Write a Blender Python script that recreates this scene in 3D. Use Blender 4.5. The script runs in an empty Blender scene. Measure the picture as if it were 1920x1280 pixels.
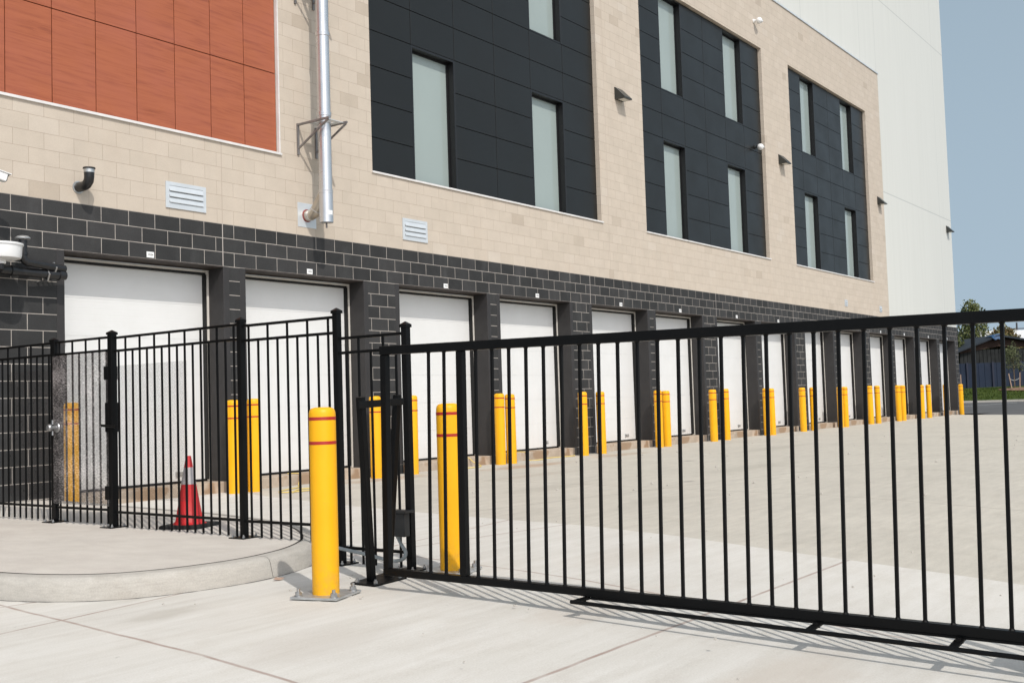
import bpy, bmesh, math, random
from mathutils import Vector, Matrix
random.seed(7)
S = bpy.context.scene
C = S.collection
PI = math.pi
G = -0.15                      # level of the paved yard (door sills are z = 0, the facade is the plane y = 0)

# ------------------------------------------------------------------ mesh builder
class MB:
    def __init__(s): s.v = []; s.f = []
    def add(s, vs, fs):
        n = len(s.v); s.v += [tuple(p) for p in vs]; s.f += [tuple(i + n for i in f) for f in fs]; return s
    def box(s, x0, x1, y0, y1, z0, z1):
        return s.add([(x0,y0,z0),(x1,y0,z0),(x1,y1,z0),(x0,y1,z0),(x0,y0,z1),(x1,y0,z1),(x1,y1,z1),(x0,y1,z1)],
                     [(3,2,1,0),(4,5,6,7),(0,1,5,4),(1,2,6,5),(2,3,7,6),(3,0,4,7)])
    def hexa(s, bot, top):
        n = len(bot); vs = list(bot) + list(top)
        fs = [tuple(range(n-1,-1,-1)), tuple(range(n, 2*n))] + [(i,(i+1)%n,(i+1)%n+n,i+n) for i in range(n)]
        return s.add(vs, fs)
    def beam(s, a, b, w, h=None, up=(0,0,1)):
        a = Vector(a); b = Vector(b); h = h or w
        d = (b-a).normalized(); u = Vector(up)
        if abs(d.dot(u)) > .99: u = Vector((1,0,0)) if up == (0,0,1) else Vector((0,0,1))
        r = d.cross(u).normalized(); u = r.cross(d)
        q = [(-1,-1),(1,-1),(1,1),(-1,1)]
        return s.hexa([a + r*(x*w/2) + u*(y*h/2) for x,y in q], [b + r*(x*w/2) + u*(y*h/2) for x,y in q])
    def tube(s, pts, r, n=12, cap=True):
        pts = [Vector(p) for p in pts]; rs = r if isinstance(r,(list,tuple)) else [r]*len(pts)
        rings = []; ref = None
        for i,p in enumerate(pts):
            d = ((pts[min(i+1,len(pts)-1)]-p).normalized() if i < len(pts)-1 else Vector()) + ((p-pts[i-1]).normalized() if i > 0 else Vector())
            d = d.normalized()
            if ref is None: ref = Vector((0,0,1)) if abs(d.z) < .9 else Vector((1,0,0))
            a = d.cross(ref).normalized(); b = a.cross(d).normalized(); ref = b
            rings.append([p + a*(math.cos(t*2*PI/n)*rs[i]) + b*(math.sin(t*2*PI/n)*rs[i]) for t in range(n)])
        vs = [v for g in rings for v in g]; fs = []
        for i in range(len(pts)-1):
            for t in range(n):
                fs.append((i*n+t, i*n+(t+1)%n, (i+1)*n+(t+1)%n, (i+1)*n+t))
        if cap:
            fs.append(tuple(range(n-1,-1,-1))); fs.append(tuple((len(pts)-1)*n+t for t in range(n)))
        return s.add(vs, fs)
    def lathe(s, prof, c=(0,0,0), n=32, M=None):
        vs = []; fs = []
        for r,z in prof:
            for t in range(n):
                p = Vector((r*math.cos(2*PI*t/n), r*math.sin(2*PI*t/n), z))
                if M is not None: p = M @ p
                vs.append(p + Vector(c))
        for i in range(len(prof)-1):
            for t in range(n):
                fs.append((i*n+t, i*n+(t+1)%n, (i+1)*n+(t+1)%n, (i+1)*n+t))
        if prof[0][0] > 1e-6: fs.append(tuple(range(n-1,-1,-1)))
        if prof[-1][0] > 1e-6: fs.append(tuple((len(prof)-1)*n+t for t in range(n)))
        return s.add(vs, fs)
    def quad(s, *p): return s.add(p, [tuple(range(len(p)))])
    def build(s, name, mat, parent=None, smooth=False, bevel=0, loc=None, seg=2):
        me = bpy.data.meshes.new(name); me.from_pydata(s.v, [], s.f); me.update()
        bm = bmesh.new(); bm.from_mesh(me); bmesh.ops.recalc_face_normals(bm, faces=bm.faces) if smooth is not None else None
        bm.to_mesh(me); bm.free()
        o = bpy.data.objects.new(name, me); C.objects.link(o); me.materials.append(mat)
        if parent is not None: o.parent = parent
        if loc: o.location = loc
        if smooth:
            for p in me.polygons: p.use_smooth = True
            try:
                me.set_sharp_from_angle(angle=math.radians(38))
            except Exception: pass
        if bevel:
            m = o.modifiers.new('bevel','BEVEL'); m.width = bevel; m.segments = seg; m.limit_method = 'ANGLE'; m.angle_limit = math.radians(40)
            m.harden_normals = False
        return o

def tag(o, label=None, cat=None, group=None, kind=None):
    if label: o['label'] = label
    if cat: o['category'] = cat
    if group: o['group'] = group
    if kind: o['kind'] = kind
    return o
def thing(name, label, cat, loc=(0,0,0), rot=(0,0,0), group=None):
    o = bpy.data.objects.new(name, None); C.objects.link(o); o.location = loc; o.rotation_euler = rot
    o.empty_display_size = .2
    return tag(o, label, cat, group)
def kids(o): return list(o.children)
def dup(o, loc=None, label=None, parent=None, rot=None):
    c = o.copy(); C.objects.link(c)
    if parent is not None: c.parent = parent
    if loc is not None: c.location = loc
    if rot is not None: c.rotation_euler = rot
    if label: c['label'] = label
    for k in kids(o):
        if k is not c: dup(k, parent=c)
    return c

# ------------------------------------------------------------------ materials
class NT:
    def __init__(s, name):
        s.m = bpy.data.materials.new(name); s.m.use_nodes = True; s.t = s.m.node_tree
        s.n = s.t.nodes; s.b = s.n['Principled BSDF']; s.L = s.t.links.new
    def node(s, typ, **k):
        o = s.n.new(typ)
        for a,v in k.items(): setattr(o, a, v)
        return o
    def put(s, sock, v):
        if hasattr(v, 'is_output'): s.L(v, sock)
        else: sock.default_value = v
    def math(s, op, a, b=None, c=None, clamp=False):
        o = s.node('ShaderNodeMath', operation=op, use_clamp=clamp); s.put(o.inputs[0], a)
        if b is not None: s.put(o.inputs[1], b)
        if c is not None: s.put(o.inputs[2], c)
        return o.outputs[0]
    def pos(s): return s.node('ShaderNodeNewGeometry').outputs['Position']
    def obj(s): return s.node('ShaderNodeTexCoord').outputs['Object']
    def sep(s, v):
        o = s.node('ShaderNodeSeparateXYZ'); s.L(v, o.inputs[0]); return o.outputs
    def comb(s, x, y, z=0.):
        o = s.node('ShaderNodeCombineXYZ'); s.put(o.inputs[0],x); s.put(o.inputs[1],y); s.put(o.inputs[2],z); return o.outputs[0]
    def scale(s, v, k):
        o = s.node('ShaderNodeVectorMath', operation='MULTIPLY'); s.L(v, o.inputs[0]); o.inputs[1].default_value = k; return o.outputs[0]
    def noise(s, v, scale, detail=4, rough=.55, dist=0.):
        o = s.node('ShaderNodeTexNoise'); s.L(v, o.inputs['Vector']); o.inputs['Scale'].default_value = scale
        o.inputs['Detail'].default_value = detail; o.inputs['Roughness'].default_value = rough; o.inputs['Distortion'].default_value = dist
        return o.outputs['Fac']
    def ramp(s, f, stops, interp='LINEAR'):
        o = s.node('ShaderNodeValToRGB'); s.L(f, o.inputs[0]); e = o.color_ramp; e.interpolation = interp
        while len(e.elements) < len(stops): e.elements.new(.5)
        for el,(p,c) in zip(e.elements, stops):
            el.position = p; el.color = (c,c,c,1) if isinstance(c,(int,float)) else (*c,1)
        return o.outputs[0]
    def mix(s, f, a, b, mode='MIX'):
        o = s.node('ShaderNodeMix', data_type='RGBA', blend_type=mode); s.put(o.inputs[0], f)
        s.put(o.inputs[6], (*a,1) if isinstance(a, tuple) and len(a)==3 else a); s.put(o.inputs[7], (*b,1) if isinstance(b, tuple) and len(b)==3 else b)
        return o.outputs[2]
    def lines(s, c, at, w, soft=.5):
        """1 on thin lines where coordinate c equals one of the values at"""
        d = None
        for p in at:
            a = s.math('ABSOLUTE', s.math('SUBTRACT', c, p)); d = a if d is None else s.math('MINIMUM', d, a)
        o = s.node('ShaderNodeMapRange', interpolation_type='SMOOTHSTEP'); s.L(d, o.inputs[0])
        o.inputs[1].default_value = w*(1-soft); o.inputs[2].default_value = w*(1+soft); o.inputs[3].default_value = 1; o.inputs[4].default_value = 0
        return o.outputs[0]
    def bump(s, h, strength, dist=.01):
        o = s.node('ShaderNodeBump'); s.L(h, o.inputs['Height']); o.inputs['Strength'].default_value = strength; o.inputs['Distance'].default_value = dist
        s.L(o.outputs[0], s.b.inputs['Normal'])
    def base(s, c): s.put(s.b.inputs['Base Color'], (*c,1) if isinstance(c, tuple) else c)
    def set(s, rough=.5, metal=0., spec=.5, coat=0.):
        s.put(s.b.inputs['Roughness'], rough); s.b.inputs['Metallic'].default_value = metal
        s.b.inputs['Specular IOR Level'].default_value = spec
        if coat: s.b.inputs['Coat Weight'].default_value = coat; s.b.inputs['Coat Roughness'].default_value = .15
        return s.m

def plain(name, c, rough=.5, metal=0., spec=.5, var=.08, nscale=6., coat=0., bump=0., speck=None, bscale=90.):
    t = NT(name); o = t.obj(); f = t.noise(o, nscale, 5)
    lo = tuple(max(0,x*(1-var)) for x in c); hi = tuple(x*(1+var) for x in c)
    col = t.ramp(f, [(.3,lo),(.7,hi)])
    if speck:
        col = t.mix(t.ramp(t.noise(o, speck[1], 3, .6), [(speck[2],0.),(speck[2]+.06,1.)]), col, speck[0])
    t.base(col)
    r = t.ramp(t.noise(o, nscale*2.3, 4), [(.3,max(.03,rough-.06)),(.7,min(1,rough+.06))])
    if bump: t.bump(t.noise(o, bscale, 3), bump, .002)
    return t.set(r, metal, spec, coat)

def block_mat(name, cols, mortar, msize, shifts, cj, rough, cjcol, noise_amt, smudge, bumpk=.5, pier=False):
    t = NT(name); p = t.pos(); X,Y,Z = t.sep(p)
    sh = None
    prev = 0
    x = t.math('ADD', X, shifts[0][1])
    for c,d in shifts[1:]:
        x = t.math('ADD', x, t.math('MULTIPLY', t.math('GREATER_THAN', X, c), d - prev if False else d))
    if pier:   # the narrow piers between paired doors are one half block wide: no upright joints there
        u = t.math('MULTIPLY', t.math('FRACT', t.math('DIVIDE', t.math('ADD', t.math('SUBTRACT', X, W), 10*PITCH), PITCH)), PITCH)
        on = t.math('MULTIPLY', t.math('LESS_THAN', u, NAR), t.math('LESS_THAN', Z, 2.994))
        x = t.math('ADD', t.math('MULTIPLY', x, t.math('SUBTRACT', 1., on)), t.math('MULTIPLY', on, .1))
    br = t.node('ShaderNodeTexBrick'); br.offset = .5; br.offset_frequency = 2; br.squash = 1
    br.inputs['Scale'].default_value = 1; br.inputs['Brick Width'].default_value = .4; br.inputs['Row Height'].default_value = .2
    br.inputs['Mortar Size'].default_value = msize; br.inputs['Mortar Smooth'].default_value = .25; br.inputs['Bias'].default_value = 0
    br.inputs['Color1'].default_value = (0,0,0,1); br.inputs['Color2'].default_value = (1,1,1,1); br.inputs['Mortar'].default_value = (.5,.5,.5,1)
    t.L(t.comb(t.math('ADD', x, 80.), t.math('ADD', Z, 8.)), br.inputs['Vector'])
    tone = t.ramp(br.outputs['Color'], cols)
    n1 = t.noise(p, 3.1, 6, .6); n2 = t.noise(p, 60., 4, .6); n3 = t.noise(t.scale(p,(1,1,.35)), 1.7, 5, .6)
    tone = t.mix(noise_amt, tone, t.ramp(n1, [(.3,(.25,.25,.25)),(.7,(.75,.75,.75))]), 'OVERLAY')
    tone = t.mix(noise_amt*.8, tone, t.ramp(n2, [(.35,(.3,.3,.3)),(.65,(.7,.7,.7))]), 'OVERLAY')
    tone = t.mix(t.math('MULTIPLY', t.ramp(n3, [(.55,0.),(.8,1.)]), smudge[1]), tone, smudge[0])
    m = br.outputs['Fac']
    mm = t.mix(t.ramp(t.noise(p, 9., 3), [(.3,0.),(.7,1.)]), tuple(a*.8 for a in mortar), tuple(min(1,a*1.12) for a in mortar))
    col = t.mix(m, tone, mm)
    col = t.mix(t.lines(X, cj, .007), col, cjcol)
    t.base(col)
    h = t.math('ADD', t.math('MULTIPLY', m, -1.), t.math('MULTIPLY', n2, .35))
    t.bump(h, bumpk, .006)
    return t.set(rough, 0, .3)

W, PITCH, NAR = 2.44, 6.1241, .3931
CJ = [2.44, 12.22, 18.37, 23.65, 30.62]
M = {}
M['black_block'] = block_mat('black_block', [(0,(.025,.025,.025)),(.5,(.031,.031,.031)),(1,(.041,.040,.040))], (.38,.345,.31), .0052,
    [(None,.281),(2.44,.279),(12.22,-.18),(18.37,-.15),(23.65,.32),(30.62,-.17)], CJ, .75, (.42,.38,.35), .35, ((.12,.12,.12),.35), .5, pier=True)
M['stone'] = block_mat('beige_stone', [(0,(.43,.365,.295)),(.035,(.49,.425,.35)),(.5,(.502,.434,.358)),(.95,(.514,.446,.37)),(1,(.525,.462,.39))], (.36,.29,.23), .0028,
    [(None,.25),(2.44,.11),(13.1,.2),(23.65,.13)], [2.44,13.1], .85, (.42,.35,.29), .10, ((.50,.40,.31),.28), .35)

def clad_mat():
    t = NT('white_cladding'); p = t.pos(); X,Y,Z = t.sep(p)
    n = t.noise(t.scale(p,(3.,3.,.12)), 1.6, 5, .6)
    col = t.ramp(n, [(.3,(.59,.59,.545)),(.7,(.62,.62,.575))])
    seam = t.math('MAXIMUM', t.lines(X,[23.9,25.7,31.45,33.25,41.2],.012), t.lines(Z,[8.34,15.78],.02))
    col = t.mix(t.math('MULTIPLY',seam,.5), col, (.30,.31,.30))
    w = t.math('SINE', t.math('MULTIPLY', X, 2*PI/.1))
    t.base(col); t.bump(t.math('ADD', w, t.math('MULTIPLY',seam,-3.)), .12, .004)
    return t.set(.5,0,.4)
M['cladding'] = clad_mat()

def wood_mat():
    t = NT('orange_wood_panel'); p = t.pos(); X,Y,Z = t.sep(p)
    # each board gets its own grain offset
    cell = t.math('FLOOR', t.math('DIVIDE', t.math('ADD', X, 3.13), .605))
    row = t.math('FLOOR', t.math('DIVIDE', t.math('SUBTRACT', Z, 4.79), 1.205))
    off = t.math('MULTIPLY', t.math('ADD', cell, t.math('MULTIPLY', row, 7.3)), 3.17)
    v = t.comb(t.math('MULTIPLY', X, .9), off, t.math('MULTIPLY', t.math('ADD', Z, t.math('MULTIPLY', X, .02)), 15.))
    n = t.noise(v, 1.6, 6, .6, .8); n2 = t.noise(t.scale(p,(1,1,1.6)), 1.3, 3)
    col = t.ramp(n, [(.28,(.235,.062,.029)),(.45,(.325,.093,.041)),(.62,(.362,.108,.048)),(.8,(.285,.080,.041))])
    col = t.mix(t.math('MULTIPLY',t.ramp(n2,[(.4,0.),(.7,1.)]),.35), col, (.35,.105,.068))
    t.base(col); return t.set(.42,0,.4)
M['wood'] = wood_mat()
M['metal_panel'] = plain('charcoal_metal_panel', (.0105,.011,.0105), .38, 0, .32, .10, .5)
M['dark_back'] = plain('dark_backing', (.008,.008,.009), .8, 0, .2)
M['win_frame'] = plain('window_frame_black', (.010,.010,.011), .4, 0, .4)
M['pane'] = plain('grey_window_pane', (.29,.34,.325), .10, 0, .5, .03, .8)
M['flashing'] = plain('pale_flashing', (.66,.64,.62), .4, 0, .5)
M['frame_dark'] = plain('dark_painted_steel', (.030,.028,.028), .6, 0, .4, .15, 3)
M['lintel'] = plain('brown_steel_lintel', (.05,.042,.038), .7, 0, .3, .3, 8)
M['trim'] = plain('cream_door_trim', (.58,.55,.50), .5, 0, .4)
M['rubber'] = plain('black_rubber', (.010,.010,.010), .6, 0, .3)
def door_mat():
    t = NT('white_steel_door'); p = t.pos(); X,Y,Z = t.sep(p)
    n = t.noise(p, 2.2, 5, .6); n2 = t.noise(t.scale(p,(1,1,.2)), 5., 5, .6)
    col = t.ramp(n, [(.3,(.665,.665,.65)),(.7,(.70,.70,.69))])
    col = t.mix(t.math('MULTIPLY', t.ramp(n2,[(.62,0.),(.85,1.)]), .18), col, (.55,.52,.47))
    dz = t.node('ShaderNodeMapRange'); t.L(Z, dz.inputs[0]); dz.inputs[1].default_value=.0; dz.inputs[2].default_value=.35; dz.inputs[3].default_value=1; dz.inputs[4].default_value=0
    col = t.mix(t.math('MULTIPLY', t.math('MULTIPLY', dz.outputs[0], t.noise(p,7.,5,.65)), .3), col, (.5,.42,.33))
    fr = t.math('ABSOLUTE', t.math('SUBTRACT', t.math('FRACT', t.math('DIVIDE', Z, .0806)), .5))
    t.base(col); t.bump(t.ramp(fr, [(.40,1.),(.47,0.)]), .18, .003)
    return t.set(.45,0,.4)
M['door'] = door_mat()
M['slab'] = plain('stained_slab_concrete', (.40,.33,.26), .9, 0, .2, .25, 2.5, bump=.3, speck=((.30,.21,.14),1.3,.5))
M['fence'] = plain('black_powder_coat', (.0035,.0035,.0037), .42, 0, .14, .25, 5, bump=.05, bscale=400)
M['mesh_black'] = plain('black_mesh_wire', (.012,.012,.013), .3, 0, .6, .2)
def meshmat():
    t = NT('mesh_painted_glints'); p = t.obj(); n = t.noise(t.scale(p,(1,1,5.)), 26., 4, .75); n2 = t.noise(p, 3.5, 3)
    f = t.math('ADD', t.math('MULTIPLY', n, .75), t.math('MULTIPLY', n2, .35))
    t.base(t.ramp(f, [(.42,(.02,.02,.021)),(.55,(.12,.115,.118)),(.66,(.62,.59,.59))])); return t.set(.3, .6, .6)  # pale speckle in the base colour stands for sun glints on the strands
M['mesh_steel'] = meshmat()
M['steel'] = plain('galvanised_steel', (.48,.49,.49), .42, .7, .5, .15, 14)
M['bolt'] = plain('zinc_bolt', (.42,.42,.42), .35, .85, .5, .2, 30)
M['flue'] = plain('stainless_flue', (.62,.62,.63), .30, .85, .5, .06, 3)
M['flue_dull'] = plain('tarnished_elbow', (.50,.46,.40), .35, .85, .5, .1, 6)
M['alu'] = plain('mill_aluminium', (.62,.65,.67), .45, .35, .5, .05, 4)
M['bracket'] = plain('raw_angle_iron', (.22,.205,.20), .5, .5, .5, .2, 10)
M['pvc'] = plain('black_plastic_pipe', (.012,.012,.013), .35, 0, .5)
M['white_paint'] = plain('white_enamel', (.75,.75,.74), .35, 0, .5, .03)
M['red_seal'] = plain('red_silicone', (.25,.05,.045), .6)
M['lamp_body'] = plain('bronze_lamp_body', (.028,.030,.028), .32, 0, .5, .1)
M['lens'] = plain('frosted_lens', (.62,.60,.54), .3)
M['sign'] = plain('white_sign_plate', (.80,.80,.79), .4)
M['ink'] = plain('grey_ink', (.09,.09,.09), .6)
M['plastic_grey'] = plain('grey_conduit', (.24,.27,.28), .45)
M['boxblack'] = plain('dark_grey_box', (.010,.011,.012), .45)
M['rope'] = plain('yellow_rope', (.62,.47,.14), .8)
M['sealant'] = plain('dark_joint_filler', (.03,.026,.024), .9)
def yellow_mat():
    t = NT('yellow_plastic_sleeve'); o = t.obj(); n = t.noise(o, 3., 5, .6); n2 = t.noise(t.scale(o,(6,6,1.)), 5., 6, .65)
    col = t.ramp(n, [(.3,(.80,.385,.006)),(.7,(.84,.42,.008))])
    col = t.mix(t.math('MULTIPLY', t.ramp(n2,[(.6,0.),(.78,1.)]), .22), col, (.60,.33,.05))
    zz = t.sep(o)[2]; gr = t.node('ShaderNodeMapRange'); t.L(zz, gr.inputs[0]); gr.inputs[1].default_value = .0; gr.inputs[2].default_value = .28; gr.inputs[3].default_value = .55; gr.inputs[4].default_value = 0
    col = t.mix(t.math('MULTIPLY', gr.outputs[0], t.ramp(t.noise(o, 16., 6, .7), [(.42,0.),(.7,1.)])), col, (.33,.22,.08))
    col = t.mix(t.math('MULTIPLY', t.ramp(t.noise(t.scale(o,(1,1,4.)), 7., 5, .7), [(.68,0.),(.74,1.)]), .35), col, (.45,.26,.05))
    t.base(col); return t.set(t.ramp(n2,[(.3,.34),(.7,.48)]),0,.28)
M['yellow'] = yellow_mat()
M['band'] = plain('red_reflective_band', (.36,.018,.016), .35, 0, .5)
M['cone'] = plain('red_cone_plastic', (.50,.020,.022), .5, 0, .35, .12, 7)
M['cone_white'] = plain('cone_reflective_sleeve', (.40,.375,.375), .5, 0, .4, .15, 9)
M['cone_base'] = plain('black_cone_base', (.016,.016,.016), .75, 0, .3, .2, 9)

def concrete(name, c, rough=.9, joints=(), crackcol=(.42,.33,.27), jw=.011, stain=.25, broom=(.12,1.,1.), stcol=(.40,.35,.29), spots=()):
    t = NT(name); p = t.pos(); X,Y,Z = t.sep(p)
    n1 = t.noise(p, .55, 6, .6); n2 = t.noise(p, 3.3, 7, .65, .4); n3 = t.noise(p, 120., 3, .6)
    st = t.noise(t.scale(p, broom), 9., 5, .65, .2)
    mul = lambda k: tuple(min(1,x*k) for x in c)
    col = t.ramp(n1, [(.3,mul(.94)),(.7,mul(1.04))])
    col = t.mix(t.math('MULTIPLY', t.ramp(n2,[(.5,0.),(.75,1.)]), stain), col, stcol)
    col = t.mix(.22, col, t.ramp(st, [(.3,(.3,.3,.3)),(.7,(.7,.7,.7))]), 'OVERLAY')
    col = t.mix(.18, col, t.ramp(n3, [(.3,(.25,.25,.25)),(.7,(.75,.75,.75))]), 'OVERLAY')
    col = t.mix(t.math('MULTIPLY', t.ramp(t.noise(p, 24., 2, .5), [(.76,0.),(.80,1.)]), .55), col, mul(.55))
    for (sx, sy, r, k, sc) in spots:
        d = t.math('SQRT', t.math('ADD', t.math('POWER', t.math('SUBTRACT',X,sx),2.), t.math('POWER', t.math('MULTIPLY',t.math('SUBTRACT',Y,sy),r[1]/r[0] if False else 1./r[1]*r[0]),2.)))
        d = t.math('ADD', d, t.math('MULTIPLY', t.math('SUBTRACT', n2, .5), r[0]*1.6))
        mr = t.node('ShaderNodeMapRange', interpolation_type='SMOOTHSTEP'); t.L(d, mr.inputs[0]); mr.inputs[1].default_value = r[0]*.3; mr.inputs[2].default_value = r[0]; mr.inputs[3].default_value = min(.7,k*1.6); mr.inputs[4].default_value = 0
        col = t.mix(mr.outputs[0], col, sc)
    if joints:
        wob = t.math('MULTIPLY', t.math('SUBTRACT', t.noise(p, 2.2, 3), .5), .03)
        j = None
        for (px,py,ang) in joints:
            a = math.radians(ang)
            e = t.math('ADD', t.math('ADD', t.math('MULTIPLY', t.math('SUBTRACT',X,px), -math.sin(a)), t.math('MULTIPLY', t.math('SUBTRACT',Y,py), math.cos(a))), wob)
            l = t.lines(e, [0.], jw); j = l if j is None else t.math('MAXIMUM', j, l)
        jn = t.ramp(t.noise(p, 5., 4), [(.25,.35),(.7,.9)])
        col = t.mix(t.math('MULTIPLY', j, jn), col, crackcol)
    t.base(col); t.bump(t.math('ADD', n3, t.math('MULTIPLY', st, .8)), .12, .004)
    return t.set(rough,0,.25)
M['driveway'] = concrete('driveway_concrete', (.58,.555,.51), joints=[(-4.05,-5.77,-97.1),(-4.53,-6.63,6.9),(-3.8,-9.51,-.9),(-1.53,-7.38,-101.),(.27,-6.62,-10.)], crackcol=(.30,.215,.18), stain=.2,
    spots=[(-3.75,-6.95,(.35,.16),.22,(.36,.33,.28)),(-2.3,-8.9,(.9,.3),.22,(.46,.39,.32)),(-3.9,-8.3,(.6,.35),.16,(.44,.39,.34)),(-.6,-8.2,(1.0,.35),.2,(.45,.40,.34)),(-3.2,-10.4,(.8,.3),.22,(.45,.38,.31))])
M['yard'] = concrete('yard_concrete', (.485,.452,.392), joints=[(4.9,-4.,-101.),(2.,-5.2,-11.),(9.,-4.,-101.),(14.,-4.,-101.),(20.,-4.,-101.),(28.,-4,-101.)], crackcol=(.24,.21,.17), stain=.4, broom=(.25,1.2,1.), stcol=(.40,.36,.30),
    spots=[(8.1,-1.1,(1.5,.5),.55,(.36,.24,.16)),(5.0,-.6,(1.2,.4),.4,(.36,.26,.18)),(11.5,-1.,(1.4,.35),.35,(.36,.26,.18)),(4.2,-4.2,(1.3,.35),.3,(.36,.33,.28)),(8.5,-5.2,(2.2,.4),.28,(.37,.34,.29)),(6.2,-2.6,(1.8,.3),.3,(.38,.33,.27)),(14.,-3.2,(2.6,.4),.3,(.37,.34,.29)),(3.1,-6.4,(.9,.3),.25,(.36,.33,.28)),(5.6,-5.5,(.16,.12),.5,(.22,.20,.18)),(9.8,-3.4,(.2,.13),.5,(.22,.20,.18))])
M['sidewalk'] = concrete('sidewalk_concrete', (.535,.495,.445), stain=.15, broom=(.5,.25,1.))
M['kerb'] = concrete('kerb_concrete', (.425,.40,.36), broom=(1.,1.,7.), stain=.45, stcol=(.30,.27,.23))
M['asphalt'] = plain('asphalt', (.105,.102,.100), .9, 0, .2, .15, .4, bump=.2)
M['paint_line'] = plain('road_paint', (.55,.55,.53), .7)
def grass_mat():
    t = NT('lawn_grass'); p = t.pos(); n = t.noise(p, 1.3, 6, .7); n2 = t.noise(t.scale(p,(1,1,.3)), 9., 5, .7)
    col = t.ramp(n, [(.3,(.030,.050,.010)),(.55,(.055,.078,.016)),(.75,(.085,.095,.028))])
    col = t.mix(.6, col, t.ramp(n2,[(.3,(.3,.3,.3)),(.7,(.7,.7,.7))]), 'OVERLAY'); t.base(col); t.bump(n2,.6,.05); return t.set(.95,0,.1)
M['grass'] = grass_mat()
M['mulch'] = plain('wood_mulch', (.20,.125,.085), .95, 0, .1, .4, 4, bump=.6, bscale=12)
M['blue_fence'] = plain('shaded_blue_sheet', (.004,.013,.034), .7, 0, .4, .2, .8)  # blue darkened to carry the shade on this side of the fence
M['blue_post'] = plain('dark_blue_post', (.006,.010,.028), .6)
M['planks'] = plain('shaded_weathered_planks', (.022,.0235,.0235), .9, 0, .2, .3, 2)  # grey darkened, the shade of the shed front is in the colour
M['gable'] = plain('shaded_brown_boards', (.045,.028,.022), .9, 0, .2, .3, 2)  # brown darkened to hold the gable's shade
M['shingle'] = plain('dark_roof_felt', (.022,.028,.036), .8, 0, .3, .2)
M['tarp'] = plain('blue_tarp', (.016,.06,.14), .6, 0, .4, .2, 2)
M['bark'] = plain('tree_bark', (.14,.105,.075), .9, 0, .1, .3, 6)
M['stake'] = plain('timber_stake', (.36,.25,.19), .85, 0, .2, .15)
M['strap'] = plain('white_strap', (.5,.5,.48), .6)
M['far_white'] = plain('far_white_sheet', (.62,.62,.62), .6)
M['far_wood'] = plain('dark_timber_pole', (.05,.05,.055), .9)
def leaf_mat(name, cols):
    t = NT(name); g = t.node('ShaderNodeNewGeometry'); p = g.outputs['Position']
    n = t.noise(p, .9, 4, .6)
    f = t.math('ADD', t.math('MULTIPLY', g.outputs['Random Per Island'], .55), t.math('MULTIPLY', n, .5))
    col = t.ramp(f, [(.15+.7*i/(len(cols)-1), c) for i,c in enumerate(cols)])
    t.base(col); t.b.inputs['Subsurface Weight'].default_value = 0
    return t.set(.6,0,.25)
M['leaf_a'] = leaf_mat('green_leaves', [(.055,.070,.024),(.10,.118,.04),(.15,.165,.062),(.19,.20,.085)])
M['leaf_b'] = leaf_mat('autumn_mixed_leaves', [(.060,.066,.024),(.115,.112,.038),(.17,.135,.055),(.22,.125,.06)])
M['leaf_c'] = leaf_mat('dark_green_leaves', [(.035,.045,.017),(.065,.08,.027),(.10,.11,.04)])
M['leaf_d'] = leaf_mat('sapling_leaves', [(.05,.06,.03),(.085,.095,.045),(.12,.13,.06)])

# ------------------------------------------------------------------ facade layout
W, PITCH, NAR = 2.44, 6.1241, .3931
DL = [(i//2)*PITCH + (i%2)*(W+NAR) for i in range(14)]
XL, XR, XBEIGE, XWHITE = -9.0, 42.6, 33.0, 43.0
ZB, ZROOF, ZTOP = 3.6, 12.65, 19.6
BAYS = [5.55, 14.82, 24.10]
COLS = [0,1.16,2.37,3.60,4.82,6.03,7.25]
ROWS = [4.83 + .605*k for k in range(11)]

def holed_wall(xs, zs, holes, y0, depth):
    """front face at y0 with rectangular holes (x0,x1,z0,z1); reveals go back by depth"""
    xs = sorted(set([round(x,4) for x in xs] + [round(h[i],4) for h in holes for i in (0,1)]))
    zs = sorted(set([round(z,4) for z in zs] + [round(h[i],4) for h in holes for i in (2,3)]))
    def solid(i,j):
        if i < 0 or j < 0 or i >= len(xs)-1 or j >= len(zs)-1: return None
        x = (xs[i]+xs[i+1])/2; z = (zs[j]+zs[j+1])/2
        return not any(h[0] < x < h[1] and h[2] < z < h[3] for h in holes)
    m = MB(); y1 = y0 + depth
    for i in range(len(xs)-1):
        for j in range(len(zs)-1):
            if not solid(i,j): continue
            a,b,c,d = xs[i],xs[i+1],zs[j],zs[j+1]
            m.quad((a,y0,c),(b,y0,c),(b,y0,d),(a,y0,d))
            for di,dj,q in ((-1,0,((a,y0,d),(a,y1,d),(a,y1,c),(a,y0,c))),(1,0,((b,y0,c),(b,y1,c),(b,y1,d),(b,y0,d))),
                            (0,-1,((a,y0,c),(a,y1,c),(b,y1,c),(b,y0,c))),(0,1,((b,y0,d),(b,y1,d),(a,y1,d),(a,y0,d)))):
                if solid(i+di,j+dj) is not True: m.quad(*q)
    return m

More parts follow.
